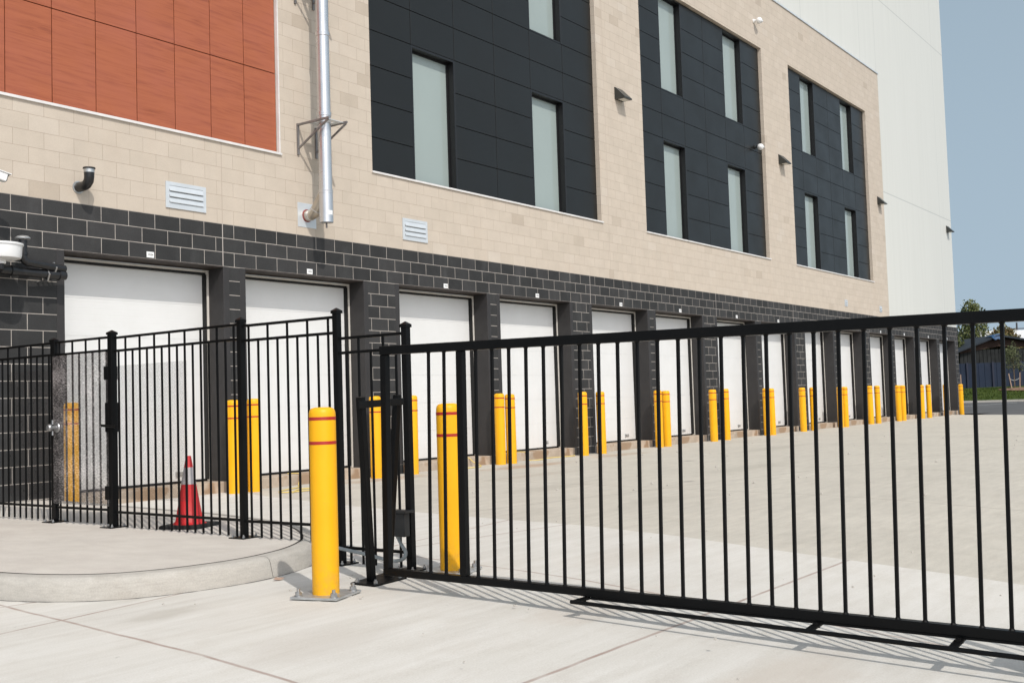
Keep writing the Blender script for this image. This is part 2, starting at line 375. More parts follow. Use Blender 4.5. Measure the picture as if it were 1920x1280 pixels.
bld = thing('storage_building', 'long storage building with black block base, beige stone above and fourteen white doors', 'building', (0,0,0))
holes = [(x, x+W, -.4, 3.0) for x in DL]
o = holed_wall([XL,XR],[-.4,ZB], holes, 0., .46).build('block_wall', M['black_block'], bld, smooth=None)
holes = [(b, b+7.25, 4.83, 10.94) for b in BAYS] + [(-3.14, 3.53, 4.79, 10.9)]
holed_wall([XL,XBEIGE],[ZB,ZROOF], holes, 0., .16).build('stone_wall', M['stone'], bld, smooth=None)
m = MB(); m.box(XBEIGE+.002,XWHITE,.12,14,ZB+.002,ZROOF+.06); m.box(XL,XWHITE,.121,14,ZROOF+.062,ZTOP)
m.build('cladding', M['cladding'], bld)
MB().box(XL-.05,XBEIGE+.03,-.03,.119,ZROOF+.001,ZROOF+.05).build('coping', M['alu'], bld)
MB().box(XL,XR,.02,.118,ZB-.03,ZB+.0005).build('band_cap', M['frame_dark'], bld)
MB().box(XL-.1,XWHITE+.1,.02,14.1,ZTOP+.002,ZTOP+.15).build('roof', M['alu'], bld)
m = MB(); m.box(XR-.003,XR+.0,.421,14,-.4,ZB); m.box(XL,XR,13.9,14,-.4,ZB); m.box(XL-.2,XL-.002,.0,14,-.4,ZTOP); m.build('side_wall', M['black_block'], bld)

# panel bays: one slab per panel with real gaps in front of a dark backing, windows set back between them
for bi, B in enumerate(BAYS):
    wins = []
    for c in (1,4):
        for r0 in (0,6): wins.append((c,r0))
    holed_wall([B,B+7.25],[4.83,10.94],[(B+COLS[c]-.003,B+COLS[c+1]+.003,ROWS[r0]+.001,ROWS[r0+4]-.001 if r0 == 0 else 10.93) for c,r0 in wins],.135,.01).build('panel_backing', M['dark_back'], bld, smooth=None)
    m = MB(); g = .006
    for c in range(6):
        for r in range(10):
            if any(c == wc and r0 <= r < r0+4 for wc,r0 in wins): continue
            z1 = ROWS[r+1] if r < 9 else 10.93
            m.box(B+COLS[c]+g, B+COLS[c+1]-g, .10, .13, ROWS[r]+g, z1-g)
    m.build('metal_panels', M['metal_panel'], bld, bevel=.002, seg=1)
    MB().box(B-.02, B+7.30, -.028, .10, 4.798, 4.829).build('sill_flashing', M['flashing'], bld)
    for c,r0 in wins:
        x0,x1 = B+COLS[c]-.004, B+COLS[c+1]+.004; z0 = ROWS[r0]+.004; z1 = (ROWS[r0+4]-.004) if r0 == 0 else 10.925
        w = MB(); t = .04
        # deep black reveal box
        w.box(x0,x0+t,.10,.30,z0,z1); w.box(x1-t,x1,.10,.30,z0,z1); w.box(x0+t,x1-t,.10,.30,z1-t,z1); w.box(x0+t,x1-t,.105,.30,z0,z0+t*.8)
        wf = w.build('window', M['win_frame'], bld)
        f = MB(); a = .035
        f.box(x0+t,x0+t+a,.235,.285,z0+t,z1-t); f.box(x1-t-a,x1-t,.235,.285,z0+t,z1-t); f.box(x0+t+a,x1-t-a,.235,.285,z1-t-a,z1-t); f.box(x0+t+a,x1-t-a,.235,.285,z0+t*.8,z0+t+a*.5)
        f.build('frame', M['win_frame'], wf)
        MB().box(x0+t+a,x1-t-a,.255,.275,z0+t+a*.5,z1-t-a).build('pane', M['pane'], wf)

# orange panels
MB().box(-3.14,3.53,.10,.158,4.79,10.9).build('wood_backing', M['dark_back'], bld)
m = MB(); zr = [4.795,5.995,7.2,8.405,9.61,10.815]
for i in range(11):
    x0 = -3.13 + .605*i
    for j in range(5): m.box(x0+.006, x0+.599, .05, .09, zr[j]+.006, zr[j+1]-.006)
m.build('wood_panels', M['wood'], bld, bevel=.0015, seg=1)
MB().box(-3.16,3.56,-.03,.05,4.757,4.789).build('sill_flashing', M['flashing'], bld)
MB().box(3.528,3.55,-.006,.05,4.79,10.9).build('edge_flashing', M['flashing'], bld)

# fourteen overhead doors: the first is built, the others are copies
def door0():
    L, Rr = 0., W
    d = MB(); n = 6; h = 2.93/n
    for i in range(n):
        z0, z1 = .03 + i*h, .03 + (i+1)*h
        d.hexa([(L,.40,z0+.004),(Rr,.40,z0+.004),(Rr,.40,z1-.004),(L,.40,z1-.004)], [(L,.44,z0+.004),(Rr,.44,z0+.004),(Rr,.44,z1-.004),(L,.44,z1-.004)])
        d.box(L,Rr,.404,.435,z1-.004,z1+.004)
    dr = d.build('overhead_door', M['door'], bld)
    s = MB(); s.box(L,Rr,.391,.443,.001,.03); s.box(Rr-.054,Rr-.036,.325,.398,.03,2.91); s.box(L+.036,L+.054,.325,.398,.03,2.91); s.box(L+.054,Rr-.054,.325,.398,2.905,2.932)
    s.build('weather_seal', M['rubber'], dr)
    s = MB(); s.box(Rr-.036,Rr-.006,.312,.372,.002,2.965); s.box(L+.006,L+.036,.312,.372,.002,2.965); s.box(L+.036,Rr-.036,.312,.372,2.934,2.965)
    s.build('door_trim', M['trim'], dr)
    for a,b in ((L-.1,L+.003),(Rr-.003,Rr+.1)): MB().box(a,b,-.005,.311,.0,2.998).build('door_jamb', M['frame_dark'], dr, bevel=.003, seg=1)
    s = MB(); s.box(L+.003,Rr-.003,-.003,.311,2.986,3.001); s.box(L+.003,Rr-.003,.29,.311,2.966,2.986)
    s.build('lintel', M['lintel'], dr)
    s = MB(); s.box(L+.001,Rr-.001,-.012,.455,-.4,-.001); s.build('door_sill', M['slab'], dr, bevel=.012)
    s = MB(); s.box(Rr-.52,Rr-.38,.38,.40,.11,.122); s.box(Rr-.52,Rr-.38,.38,.40,.145,.157); s.box(Rr-.55,Rr-.52,.375,.40,.10,.165)
    s.build('door_latch', M['steel'], dr)
    return dr
d0 = door0()
for i in range(1,14): dup(d0, loc=(DL[i],0,0), parent=bld)

ORD = ['first','second','third','fourth','fifth','sixth','seventh','eighth','ninth','tenth','eleventh','twelfth','thirteenth','fourteenth']
# number plates over the doors
def text_mesh(txt, size):
    cu = bpy.data.curves.new('t','FONT'); cu.body = txt; cu.size = size; cu.align_x = 'CENTER'; cu.align_y = 'CENTER'; cu.extrude = .0006
    ob = bpy.data.objects.new('t', cu); C.objects.link(ob); bpy.context.view_layer.update()
    me = bpy.data.meshes.new_from_object(ob.evaluated_get(bpy.context.evaluated_depsgraph_get())); bpy.data.objects.remove(ob); bpy.data.curves.remove(cu)
    me.materials.clear(); me.materials.append(M['ink']); return me
for i in range(14):
    s = thing('number_sign', 'small white number plate on the black blocks above the %s white door from the left' % ORD[i], 'sign', (DL[i]+1.24+(.02 if i%2 else 0),-.001,3.052), group='number plates over the doors')
    MB().box(-.057,.057,-.006,0,-.038,.04).build('plate', M['sign'], s, bevel=.001, seg=1)
    k = bpy.data.objects.new('number', text_mesh(str(1034-2*i) if i < 5 else str(1034-2*i), .042)); C.objects.link(k); k.parent = s; k.location = (0,-.0075,0); k.rotation_euler = (PI/2,0,0)

# wall vents
def vent(x0,x1,z0,z1,label,slats=3):
    w,h = x1-x0, z1-z0; v = thing('wall_vent', label, 'vent', ((x0+x1)/2,0,z0), group='louvred vents in the stone wall'); b = min(.055, w*.15)
    f = MB(); f.box(-w/2,-w/2+b,-.018,-.001,0,h); f.box(w/2-b,w/2,-.018,-.001,0,h); f.box(-w/2+b,w/2-b,-.018,-.001,h-b*.9,h); f.box(-w/2+b,w/2-b,-.018,-.001,0,b*1.3)
    f.build('frame', M['alu'], v)
    MB().box(-w/2+b,w/2-b,-.002,.0005,b*1.3,h-b*.9).build('backing', M['dark_back'], v)
    zz0, zz1 = b*1.3, h-b*.9; st = (zz1-zz0)/slats
    for k in range(slats):
        s = MB(); z = zz0+st*k
        s.hexa([(-w/2+b,-.034,z+.08*st),(w/2-b,-.034,z+.08*st),(w/2-b,-.028,z+.0*st),(-w/2+b,-.028,z+.0*st)],[(-w/2+b,-.012,z+.98*st),(w/2-b,-.012,z+.98*st),(w/2-b,-.006,z+.9*st),(-w/2+b,-.006,z+.9*st)])
        s.build('slat', M['alu'], v)
vent(1.49,2.15,3.715,4.07,'pale metal louvred vent above the first white door')
vent(6.25,6.89,3.765,4.135,'pale metal louvred vent above the pier between the second and third doors')
vent(28.2,28.46,3.79,4.0,'small grey vent low on the far stone wall under the last dark panel bay',2)
vent(31.86,32.12,3.77,3.98,'small grey vent beside the far right edge of the stone wall',2)

# wall lamps
def lamp(x,y,z,label):
    l = thing('wall_lamp', label, 'wall lamp', (x,y,z), group='wedge lamps on the facade')
    w = .17; b = MB()
    b.add([(-w,0,.0),(w,0,.0),(w,-.03,.0),(-w,-.03,.0),(-w,-.26,.0),(w,-.26,.0),(w,-.26,.03),(-w,-.26,.03),(w,-.02,.28),(-w,-.02,.28),(w,0,.28),(-w,0,.28)],
          [(0,4,5,1),(4,7,6,5),(7,9,8,6),(9,11,10,8),(0,11,9,7,4),(1,5,6,8,10),(0,1,10,11)])
    b.v = [v for v in b.v]; b.build('housing', M['lamp_body'], l, bevel=.006)
    MB().box(-w+.05,w-.05,-.21,-.07,-.006,-.001).build('lens', M['lens'], l)
lamp(13.72,-.001,7.68,'dark wedge wall lamp between the first and second dark panel bays')
lamp(23.2,-.001,7.72,'dark wedge wall lamp between the second and third dark panel bays')
lamp(32.4,-.001,7.70,'dark wedge wall lamp on the stone strip right of the third panel bay')
lamp(42.3,.119,7.76,'dark wedge wall lamp at the far end of the white cladding')

# security cameras
def domecam(x,y,z,label,base):
    c = thing('security_camera', label, 'security camera', (x,y,z), group='white cameras on the facade'); c.scale = (.82,.82,.82)
    MB().lathe([(.07,0),(.07,.03),(.04,.05),(.035,.12)], n=20, M=Matrix.Rotation(PI/2,3,'X')).build('mount', M['white_paint'] if not base else M['boxblack'], c, smooth=True)
    s = MB(); s.lathe([(.0,-.11),(.06,-.095),(.10,-.05),(.115,0),(.10,.055),(.06,.10),(0,.115)], c=(.03,-.2,-.02), n=20); s.build('housing', M['white_paint'], c, smooth=True)
    MB().tube([(.10,-.22,0),(.20,-.23,-.005)],[.062,.05],14).build('hood', M['white_paint'], c, smooth=True)
    MB().tube([(.1995,-.23,-.005),(.206,-.23,-.006)],.036,12).build('lens', M['boxblack'], c)
domecam(21.62,-.001,11.62,'white globe camera on the stone above the second panel bay',False)
domecam(21.55,.099,7.98,'white globe camera with dark base at the edge of the second panel bay',True)
c = thing('security_camera', 'white bullet camera at the left end of the stone wall', 'security camera', (-1.22,-.001,3.72), group='white cameras on the facade')
MB().tube([(0,0,0),(0,-.30,.0),(.02,-.34,.02)],.02,10).build('mount', M['white_paint'], c, smooth=True)
b = MB(); b.beam((-.10,-.36,.055),(.24,-.44,-.045),.105,.095); b.build('housing', M['white_paint'], c, bevel=.012)
b = MB(); b.beam((-.12,-.355,.112),(.28,-.449,-.005),.135,.008); b.build('sunshield', M['white_paint'], c)
b = MB(); b.beam((.2405,-.44,-.045),(.246,-.4414,-.0466),.085,.075); b.build('lens', M['boxblack'], c)

# exhaust flue with its two wall brackets
fl = thing('exhaust_flue', 'tall shiny metal flue pipe running up the stone wall left of the first panel bay', 'flue pipe', (4.06,0,3.0))
PY = -.42
p = MB(); p.lathe([(.085,.745),(.105,.75),(.105,1.24),(.098,1.245),(.098,9.6)], c=(0,PY,0), n=36); p.build('pipe', M['flue'], fl, smooth=True)
for z in (1.24,2.42,3.65,4.9,6.1,7.3):
    MB().lathe([(.1,z-.055),(.1085,z-.05),(.107,z-.02),(.1095,z-.01),(.1085,z+.005),(.1,z+.008)], c=(0,PY,0), n=36).build('collar', M['flue'], fl, smooth=True)
MB().box(-.19,.19,-.006,-.001,.725,1.095).build('wall_plate', M['alu'], fl)
e = MB(); e.tube([(0,-.006,.905),(0,-.09,.905),(0,-.17,.935),(0,-.27,1.04),(0,-.36,1.16),(0,-.42,1.26)],[.085,.085,.088,.086,.086,.08],24); e.build('elbow', M['flue_dull'], fl, smooth=True)
for a,bb in (((0,-.085,.905),(0,-.095,.906)),((0,-.20,.965),(0,-.21,.976))): MB().tube([a,bb],.0915,24).build('seam_ring', M['flue'], fl)
MB().lathe([(.088,-.001),(.098,-.001),(.098,.012),(.088,.012)], c=(0,-.006,.905), n=24, M=Matrix.Rotation(PI/2,3,'X')).build('red_gasket', M['red_seal'], fl)
MB().tube([(0,PY,.75),(0,PY,.67)],.014,10).build('drain_nipple', M['bracket'], fl)
s = MB()
for k in range(5):
    a0,a1 = [math.radians(-128+ 11*(k+j)) for j in (0,1)]
    s.quad(*[(.1062*math.cos(a),PY+.1062*math.sin(a),z) for a,z in ((a0,.86),(a1,.86),(a1,.925),(a0,.925))])
s.build('sticker', M['sign'], fl)
for z in (2.28,4.62):
    for x in (-.16,.22):
        b = MB(); b.beam((x,-.012,z+.02),(x,-.012,z-.46),.035,.03,up=(0,1,0)); b.beam((x,0,z),(x,-.68,z),.03,.03); b.beam((x,-.03,z-.36),(x,-.66,z-.02),.025,.025)
        b.build('bracket', M['bracket'], fl)
    pl = MB()
    pl.box(-.145,-.112,-.62,-.2,z-.004,z+.004); pl.box(.112,.205,-.62,-.2,z-.004,z+.004); pl.box(-.112,.112,-.308,-.2,z-.004,z+.004); pl.box(-.112,.112,-.62,-.532,z-.004,z+.004)
    pl.build('bracket_plate', M['alu'], fl)

# black vent elbow
v = thing('vent_elbow', 'short black pipe elbow with silver ring on the stone above the first door', 'vent pipe', (.2,0,3.80))
MB().tube([(0,0,0),(0,-.12,0),(0,-.185,.012),(0,-.228,.05),(0,-.24,.10),(0,-.24,.15)],[.062,.06,.06,.06,.06,.062],20).build('elbow', M['pvc'], v, smooth=True)
MB().tube([(0,-.24,.15),(0,-.24,.195)],.064,20).build('clamp_band', M['steel'], v, smooth=True)
MB().lathe([(.073,.195),(.075,.2),(.075,.212),(.06,.215)], c=(0,-.24,0), n=20).build('rim', M['pvc'], v, smooth=True)
MB().lathe([(.078,.0),(.078,.012),(.06,.014)], n=20, M=Matrix.Rotation(PI/2,3,'X')).build('escutcheon', M['steel'], v)

# alarm drum and sprinkler drain pipes at the far left
dm = thing('wall_drum', 'round white enamel drum on the black wall left of the first door', 'drum', (-1.01,0,2.76))
MB().lathe([(.0,-.012),(.15,-.008),(.205,.01),(.215,.04),(.222,.15),(.235,.155),(.235,.175),(.22,.18),(0,.185)], c=(0,-.38,0), n=36).build('shell', M['white_paint'], dm, smooth=True)
MB().tube([(0,-.38,-.012),(0,-.38,-.05)],.05,16).build('hub', M['white_paint'], dm)
MB().tube([(0,-.38,-.05),(0,-.38,-.1),(0,-.33,-.13),(0,-.02,-.13),(0,.0,-.13)],.03,12).build('arm', M['pvc'], dm, smooth=True)
dp = thing('drain_pipe', 'black iron drain pipe with an upright capped end left of the first door', 'pipe', (-.68,-.26,2.765))
MB().tube([(.56,.06,-.03),(.12,.0,0),(.05,0,.005),(.012,0,.03),(0,0,.075),(0,0,.26)],.047,16).build('pipe', M['pvc'], dp, smooth=True)
MB().lathe([(.05,.26),(.085,.275),(.085,.285),(.06,.305),(0,.315)], n=18).build('cap', M['steel'], dp, smooth=True)
MB().tube([(0,0,.085),(0,0,.115)],.056,16).build('coupling', M['pvc'], dp)
MB().tube([(.42,.26,.03),(.42,.05,.03),(.42,-.005,-.03),(.42,.03,-.085),(.42,.26,-.085)],.012,8).build('clamp', M['bolt'], dp, smooth=True)
dq = thing('drain_pipe', 'lower black iron pipe running level along the wall under the white drum', 'pipe', (-.9,-.2,2.655))
MB().tube([(-.7,0,.02),(.0,0,.012),(.79,0,0)],.052,16).build('pipe', M['pvc'], dq, smooth=True)
MB().tube([(.10,0,.01),(.16,0,.01)],.063,16).build('coupling', M['pvc'], dq); MB().tube([(.70,0,0),(.76,0,0)],.063,16).build('coupling', M['pvc'], dq)
MB().tube([(.55,.2,.07),(.55,0,.07),(.55,-.06,0),(.55,-.02,-.075),(.55,.2,-.075)],.012,8).build('clamp', M['bolt'], dq, smooth=True)

# downpipe at the far corner
r = thing('rain_downpipe', 'pale crooked rain pipe head on the far corner of the black block wall', 'downpipe', (XR,0,0))
b = MB(); b.box(.02,.36,.25,.55,3.0,3.52); b.build('hopper', M['alu'], r, bevel=.02)
MB().tube([(.19,.4,3.0),(.19,.4,2.8),(.30,.4,2.55),(.30,.4,2.35)],.07,12).build('pipe', M['alu'], r, smooth=True)

# ------------------------------------------------------------------ ground
def sheet(name, pts, z, mat, kind='structure'):
    o = MB().quad(*[(x,y,z) for x,y in pts]).build(name, mat); tag(o, kind=kind); return o
sheet('ground', [(-1500,-1500),(1500,-1500),(1500,1500),(-1500,1500)], G-.9, M['asphalt'])
def zg(x, y):
    """the drive falls gently towards the street south of y = -8.1"""
    t = max(0.,-7.9-y); f = min(1.,max(0.,(14.-x)/12.)); f = f*f*(3-2*f)
    return G - .036*f*(min(t,14.)**1.0 if t > .6 else t*t/1.2)*(1 if t <= .6 else (min(t,14.)-.3)/min(t,14.))
ex = [(2.9,.30),(2.73,.02),(2.28,-.63),(1.76,-2.33),(1.56,-3.02),(1.2,-4.4),(1.0,-5.41),(.74,-6.94),(.15,-8.75),(-.03,-9.6),(-.25,-10.5),(-1.2,-13.6),(-3.4,-22.),(-14.,-60.)]
def exx(y):
    for (x0,y0),(x1,y1) in zip(ex,ex[1:]):
        if y1 <= y <= y0: return x0+(x1-x0)*(y-y0)/(y1-y0)
ysr = [.30,.02] + [-.5*k for k in range(1,45)] + [-24.,-28.,-34.,-42.,-60.]
def strip(name, mat, fx, dz):
    cols = None; vs = []; fs = []
    for y in ysr:
        r = fx(y); cols = len(r); vs += [(x,y,zg(x,y)+dz) for x in r]
    for i in range(len(ysr)-1):
        for j in range(cols-1): fs.append((i*cols+j,i*cols+j+1,(i+1)*cols+j+1,(i+1)*cols+j))
    o = MB().add(vs,fs).build(name, mat, smooth=True); tag(o, kind='structure'); return o
strip('driveway', M['driveway'], lambda y: [-30,-20,-12,-9,-7,-5.5,-4,-3,-2,-1,-.5]+[exx(y)-.25, exx(y)] if exx(y) > -.2 else [exx(y)-k for k in (30,20,15,12,9,7,5,4,3,2,1,.5,0)], 0)
yfar = lambda y: 40.5 + (y+.7)*.675
strip('yard', M['yard'], lambda y: [exx(y)+(min(yfar(y),42.55)-exx(y))*t for t in (0,.005,.01,.02,.035,.05,.08,.12,.18,.26,.36,.5,.7,1)], -.004)
sheet('road', [(30,-70),(400,-300),(400,300),(42.61,300),(42.61,-1.2),(30,-1.2)], G-.009, M['asphalt'])
# parking line on the road
a = Vector((61.2,4.62,0)); bq = Vector((73.,3.8,0)); n = (bq-a).normalized(); n = Vector((-n.y,n.x,0))*.06
tag(MB().quad(*[(q.x,q.y,G-.004) for q in (a-n,bq-n,bq+n,a+n)]).build('road_marking', M['paint_line']), kind='structure')

# rounded island with kerb
def smooth_path(P, k=6):
    out = []
    for i in range(len(P)-1):
        p0,p1,p2,p3 = [Vector(P[max(0,min(len(P)-1,j))]) for j in (i-1,i,i+1,i+2)]
        for s in range(k):
            t = s/k; out.append(.5*((2*p1)+(p2-p0)*t+(2*p0-5*p1+4*p2-p3)*t*t+(3*p1-p0-3*p2+p3)*t**3))
    out.append(Vector(P[-1])); return out
base = smooth_path([(-4.10,.25),(-4.10,-2.),(-4.07,-4.2),(-4.02,-5.1),(-3.96,-5.61),(-3.83,-6.0),(-3.64,-6.27),(-3.37,-6.44),(-3.06,-6.53),(-2.75,-6.56),(-2.42,-6.51),(-2.08,-6.38),(-1.72,-6.13),(-1.38,-5.75),(-1.05,-5.22),(-.77,-4.46),(-.58,-3.6),(-.47,-2.67),(-.3,-1.3),(-.19,-.25),(-.17,.25)])
nrm = []
for i,p in enumerate(base):
    d = (base[min(i+1,len(base)-1)]-base[max(i-1,0)]).normalized(); nrm.append(Vector((-d.y,d.x)))   # left of travel = inward
def off(k): return [p + n*k for p,n in zip(base,nrm)]
prof = [(0,G-.05),(0,G+.005),(.022,-.05),(.032,-.030),(.05,-.016),(.075,-.011),(.148,-.009),(.15,-.06)]
vs = []; fs = []; N = len(base)
for k,z in prof: vs += [(q.x,q.y,z) for q in off(k)]
for a in range(len(prof)-1):
    for i in range(N-1): fs.append((a*N+i,a*N+i+1,(a+1)*N+i+1,(a+1)*N+i))
kb = MB(); kb.add(vs,fs); kb = kb.build('island_kerb', M['kerb'], smooth=True); tag(kb, kind='structure')
inn = off(.166); m = MB(); m.add([(q.x,q.y,-.009) for q in inn] + [(q.x,q.y,-.06) for q in inn], [tuple(range(N))] + [(i,i+1,N+i+1,N+i) for i in range(N-1)])
tag(m.build('sidewalk', M['sidewalk'], smooth=None), kind='structure')
m = MB(); a_,b_ = off(.1475), off(.1655); m.add([(q.x,q.y,-.0076) for q in a_]+[(q.x,q.y,-.0076) for q in b_], [(i,i+1,N+i+1,N+i) for i in range(N-1)])
tag(m.build('expansion_joint', M['sealant'], smooth=None), kind='structure')
# contraction joints cut across the kerb
m = MB()
for i in (22,57,92):
    d = (base[i+1]-base[i]).normalized()*.0017
    for (k0,z0),(k1,z1) in zip(prof[1:6],prof[2:7]):
        p0,p1 = base[i]+nrm[i]*(k0-.0015), base[i]+nrm[i]*(k1-.0015); e = .0015
        m.quad((p0.x-d.x,p0.y-d.y,z0+e),(p0.x+d.x,p0.y+d.y,z0+e),(p1.x+d.x,p1.y+d.y,z1+e),(p1.x-d.x,p1.y-d.y,z1+e))
tag(m.build('kerb_joint', M['sealant'], smooth=None), kind='structure')
# dirt line where the kerb meets the paving
m = MB(); b_ = off(.004); wd_ = [max(.0015,random.gauss(.006,.005)) for _ in base]
for i in range(14,84):
    q0,q1 = base[i]-nrm[i]*wd_[i], base[i+1]-nrm[i+1]*wd_[i+1]
    m.quad((q0.x,q0.y,G+.002),(q1.x,q1.y,G+.002),(b_[i+1].x,b_[i+1].y,G+.002),(b_[i].x,b_[i].y,G+.002))
tag(m.build('kerb_dirt', M['sealant'], smooth=None), kind='stuff')
# gravel crumbs scattered on the paving
m = MB()
for x,y in [(-1.26,-9.59),(.93,-6.49),(.17,-8.81),(-2.28,-6.98),(-2.38,-7.06),(-2.92,-7.67),(-2.9,-7.05)] + [(random.uniform(-4,1),random.uniform(-11,-4.5)) for _ in range(45)] + [(random.uniform(2,20),random.uniform(-9,-1)) for _ in range(60)]:
    s = random.uniform(.004,.011) if x < 1.5 else random.uniform(.008,.025)
    m.lathe([(0,-s*.3),(s,0),(s*.7,s*.7),(0,s*.9)], c=(x,y,G+.001), n=5)
tag(m.build('gravel_crumbs', M['kerb']), kind='stuff')
lf = MB(); lf.add([(-2.69,-6.66,G+.012),(-2.65,-6.69,G+.004),(-2.60,-6.68,G+.014),(-2.65,-6.64,G+.02)],[(0,1,2,3)])
tag(lf.build('dead_leaf', M['stake'], smooth=None), 'tiny brown dead leaf against the foot of the kerb', 'leaf')

# yellow ropes lying by the doors
def rope(name,pts,label): tag(MB().tube(smooth_path3(pts),.009,6).build(name, M['rope'], smooth=True), label, 'rope')
def smooth_path3(P,k=6):
    out=[]
    for i in range(len(P)-1):
        p0,p1,p2,p3=[Vector(P[max(0,min(len(P)-1,j))]) for j in (i-1,i,i+1,i+2)]
        for s in range(k):
            t=s/k; out.append(.5*((2*p1)+(p2-p0)*t+(2*p0-5*p1+4*p2-p3)*t*t+(3*p1-p0-3*p2+p3)*t**3))
    out.append(Vector(P[-1])); return out
g0 = G+.009
rope('yellow_rope',[(3.75,.2,.011),(3.80,-.02,.0),(3.70,-.08,g0),(3.3,-.5,g0),(2.75,-.75,g0),(2.55,-1.0,g0),(2.9,-1.1,g0),(3.3,-.95,g0),(3.05,-.8,g0),(2.6,-1.15,g0)],'thin yellow rope trailing from under the second door onto the paving')
rope('yellow_rope',[(7.3,.25,.011),(7.5,-.03,-.0),(7.45,-.12,g0),(7.2,-.3,g0),(7.5,-.42,g0),(7.85,-.3,g0),(7.9,-.1,g0+.06),(7.85,.02,.011),(7.7,.2,.011)],'thin yellow rope looped on the sill of the third door')
rope('yellow_rope',[(9.5,.25,.011),(9.62,-.03,0),(9.55,-.14,g0),(9.75,-.3,g0),(10.2,-.15,g0),(10.9,-.25,g0),(11.2,-.12,g0)],'thin yellow rope along the foot of the fourth door')

# ------------------------------------------------------------------ bollards
def bands(par, r, zs):
    for z in zs: MB().lathe([(r,z),(r+.0012,z+.001),(r+.0012,z+.019),(r,z+.02)], n=36).build('red_band', M['band'], par, smooth=True)
def bollard(loc, h, r, label, plate=False, group=None):
    b = thing('yellow_bollard', label, 'bollard', loc, group=group)
    z0 = .012 if plate else -.01
    MB().lathe([(r,z0),(r,h-.055),(r*.985,h-.035),(r*.93,h-.018),(r*.80,h-.006),(r*.5,h-.0005),(0,h)], n=40).build('sleeve', M['yellow'], b, smooth=True)
    return b
for loc,lab,ang in (((-2.945,-7.41,G),'near yellow bollard bolted to a steel plate in front of the kerb',.28),((-1.888,-7.523,G),'yellow bollard bolted to a steel plate behind the sliding gate',.28)):
    b = bollard(loc, 1.128, .0805, lab, True, 'bolted bollards by the gate'); bands(b, .0805, (1.05,.905))
    b['group'] = 'bolted bollards by the gate'
    rz = Matrix.Rotation(ang,3,'Z'); s = .155
    P = [rz @ Vector(q) for q in ((-s,-s,0),(s,-s,0),(s,s,0),(-s,s,0))]
    m = MB(); m.hexa([p+Vector((0,0,.006)) for p in P],[p+Vector((0,0,.020)) for p in P]); m.build('base_plate', M['steel'], b, bevel=.002)
    m = MB()
    for q in ((-.7,-.2),(.1,-.75),(.65,.3),(-.3,.6)):
        c = rz @ Vector((q[0]*s,q[1]*s,0)); m.lathe([(.05,0.),(.04,.0055)], c=c, n=7)
    m.build('grout_shim', M['kerb'], b)
    for q in ((-1,-1),(1,-1),(1,1),(-1,1)):
        c = rz @ Vector((q[0]*s*.76,q[1]*s*.76,0)); n = MB()
        n.lathe([(.026,.020),(.026,.0245)], c=c, n=16); n.lathe([(.0205,.0245),(.0205,.044),(.017,.046)], c=c, n=6); n.lathe([(.0105,.046),(.0105,.064)], c=c, n=10)
        n.build('anchor_bolt', M['bolt'], b)
BX = [-.11,2.32,2.66,5.15,6.01,8.43,8.76,11.25,11.97,14.48,14.85,17.27,18.04,20.6,20.97,23.27,24.06,26.44,26.88,29.42,30.18,32.5,33.04,35.51,36.42,38.88,41.35]
b0 = None
for i,x in enumerate(BX):
    if i == 0: lab = 'yellow bollard seen through the mesh gate left of the first door'
    elif i == 26: lab = 'last yellow bollard at the far corner of the building'
    elif i == 25: lab = 'yellow bollard at the pier between the thirteenth and fourteenth doors'
    else:
        k = (i+1)//2; lab = '%s yellow bollard of the pair between the %s and %s doors' % ('left' if i%2 else 'right', ORD[k-1], ORD[k])
    if b0 is None:
        b0 = bollard((x,-.31,G), 1.28, .093, lab, False, 'bollards along the doors'); bands(b0, .093, (1.185,1.02)); b0['group'] = 'bollards along the doors'
    else: dup(b0, loc=(x,-.31+random.uniform(-.012,.012),G+random.uniform(-.012,.006)), label=lab, rot=(random.uniform(-.006,.006),random.uniform(-.006,.006),0))

# ------------------------------------------------------------------ black fence
FX = -1.905
fgroup = 'black steel fence along the island'
def post(par, x, y, z0, z1, plate=True, w=.048):
    p = MB(); p.box(x-w/2,x+w/2,y-w/2,y+w/2,z0,z1-.03); po = p.build('post', M['fence'], par, bevel=.003)
    c = MB(); k = w/2+.007; c.box(x-k,x+k,y-k,y+k,z1-.035,z1-.015); t = [(x-k,y-k),(x+k,y-k),(x+k,y+k),(x-k,y+k)]
    c.hexa([(a,b,z1-.0149) for a,b in t],[(x+(a-x)*.12,y+(b-y)*.12,z1+.006) for a,b in t]); c.build('cap', M['fence'], po, bevel=.0015)
    if plate:
        q = .085; pl = MB(); pl.box(x-q,x+q,y-q,y+q,z0,z0+.01); pl.build('base_plate', M['fence'], po)
        for sx,sy in ((-1,-1),(1,-1),(1,1),(-1,1)):
            n = MB(); n.lathe([(.011,z0+.01),(.011,z0+.022)], c=(x+sx*.062,y+sy*.062,0), n=6); n.lathe([(.006,z0+.022),(.006,z0+.034)], c=(x+sx*.062,y+sy*.062,0), n=8); n.build('bolt', M['bolt'], po)
    return po
def rail(par, name, x, ya, yb, z, h=.028, w=.028, za=None):
    m = MB(); m.beam((x,ya,z if za is None else za),(x,yb,z),w,h); return m.build(name, M['fence'], par, bevel=.002)
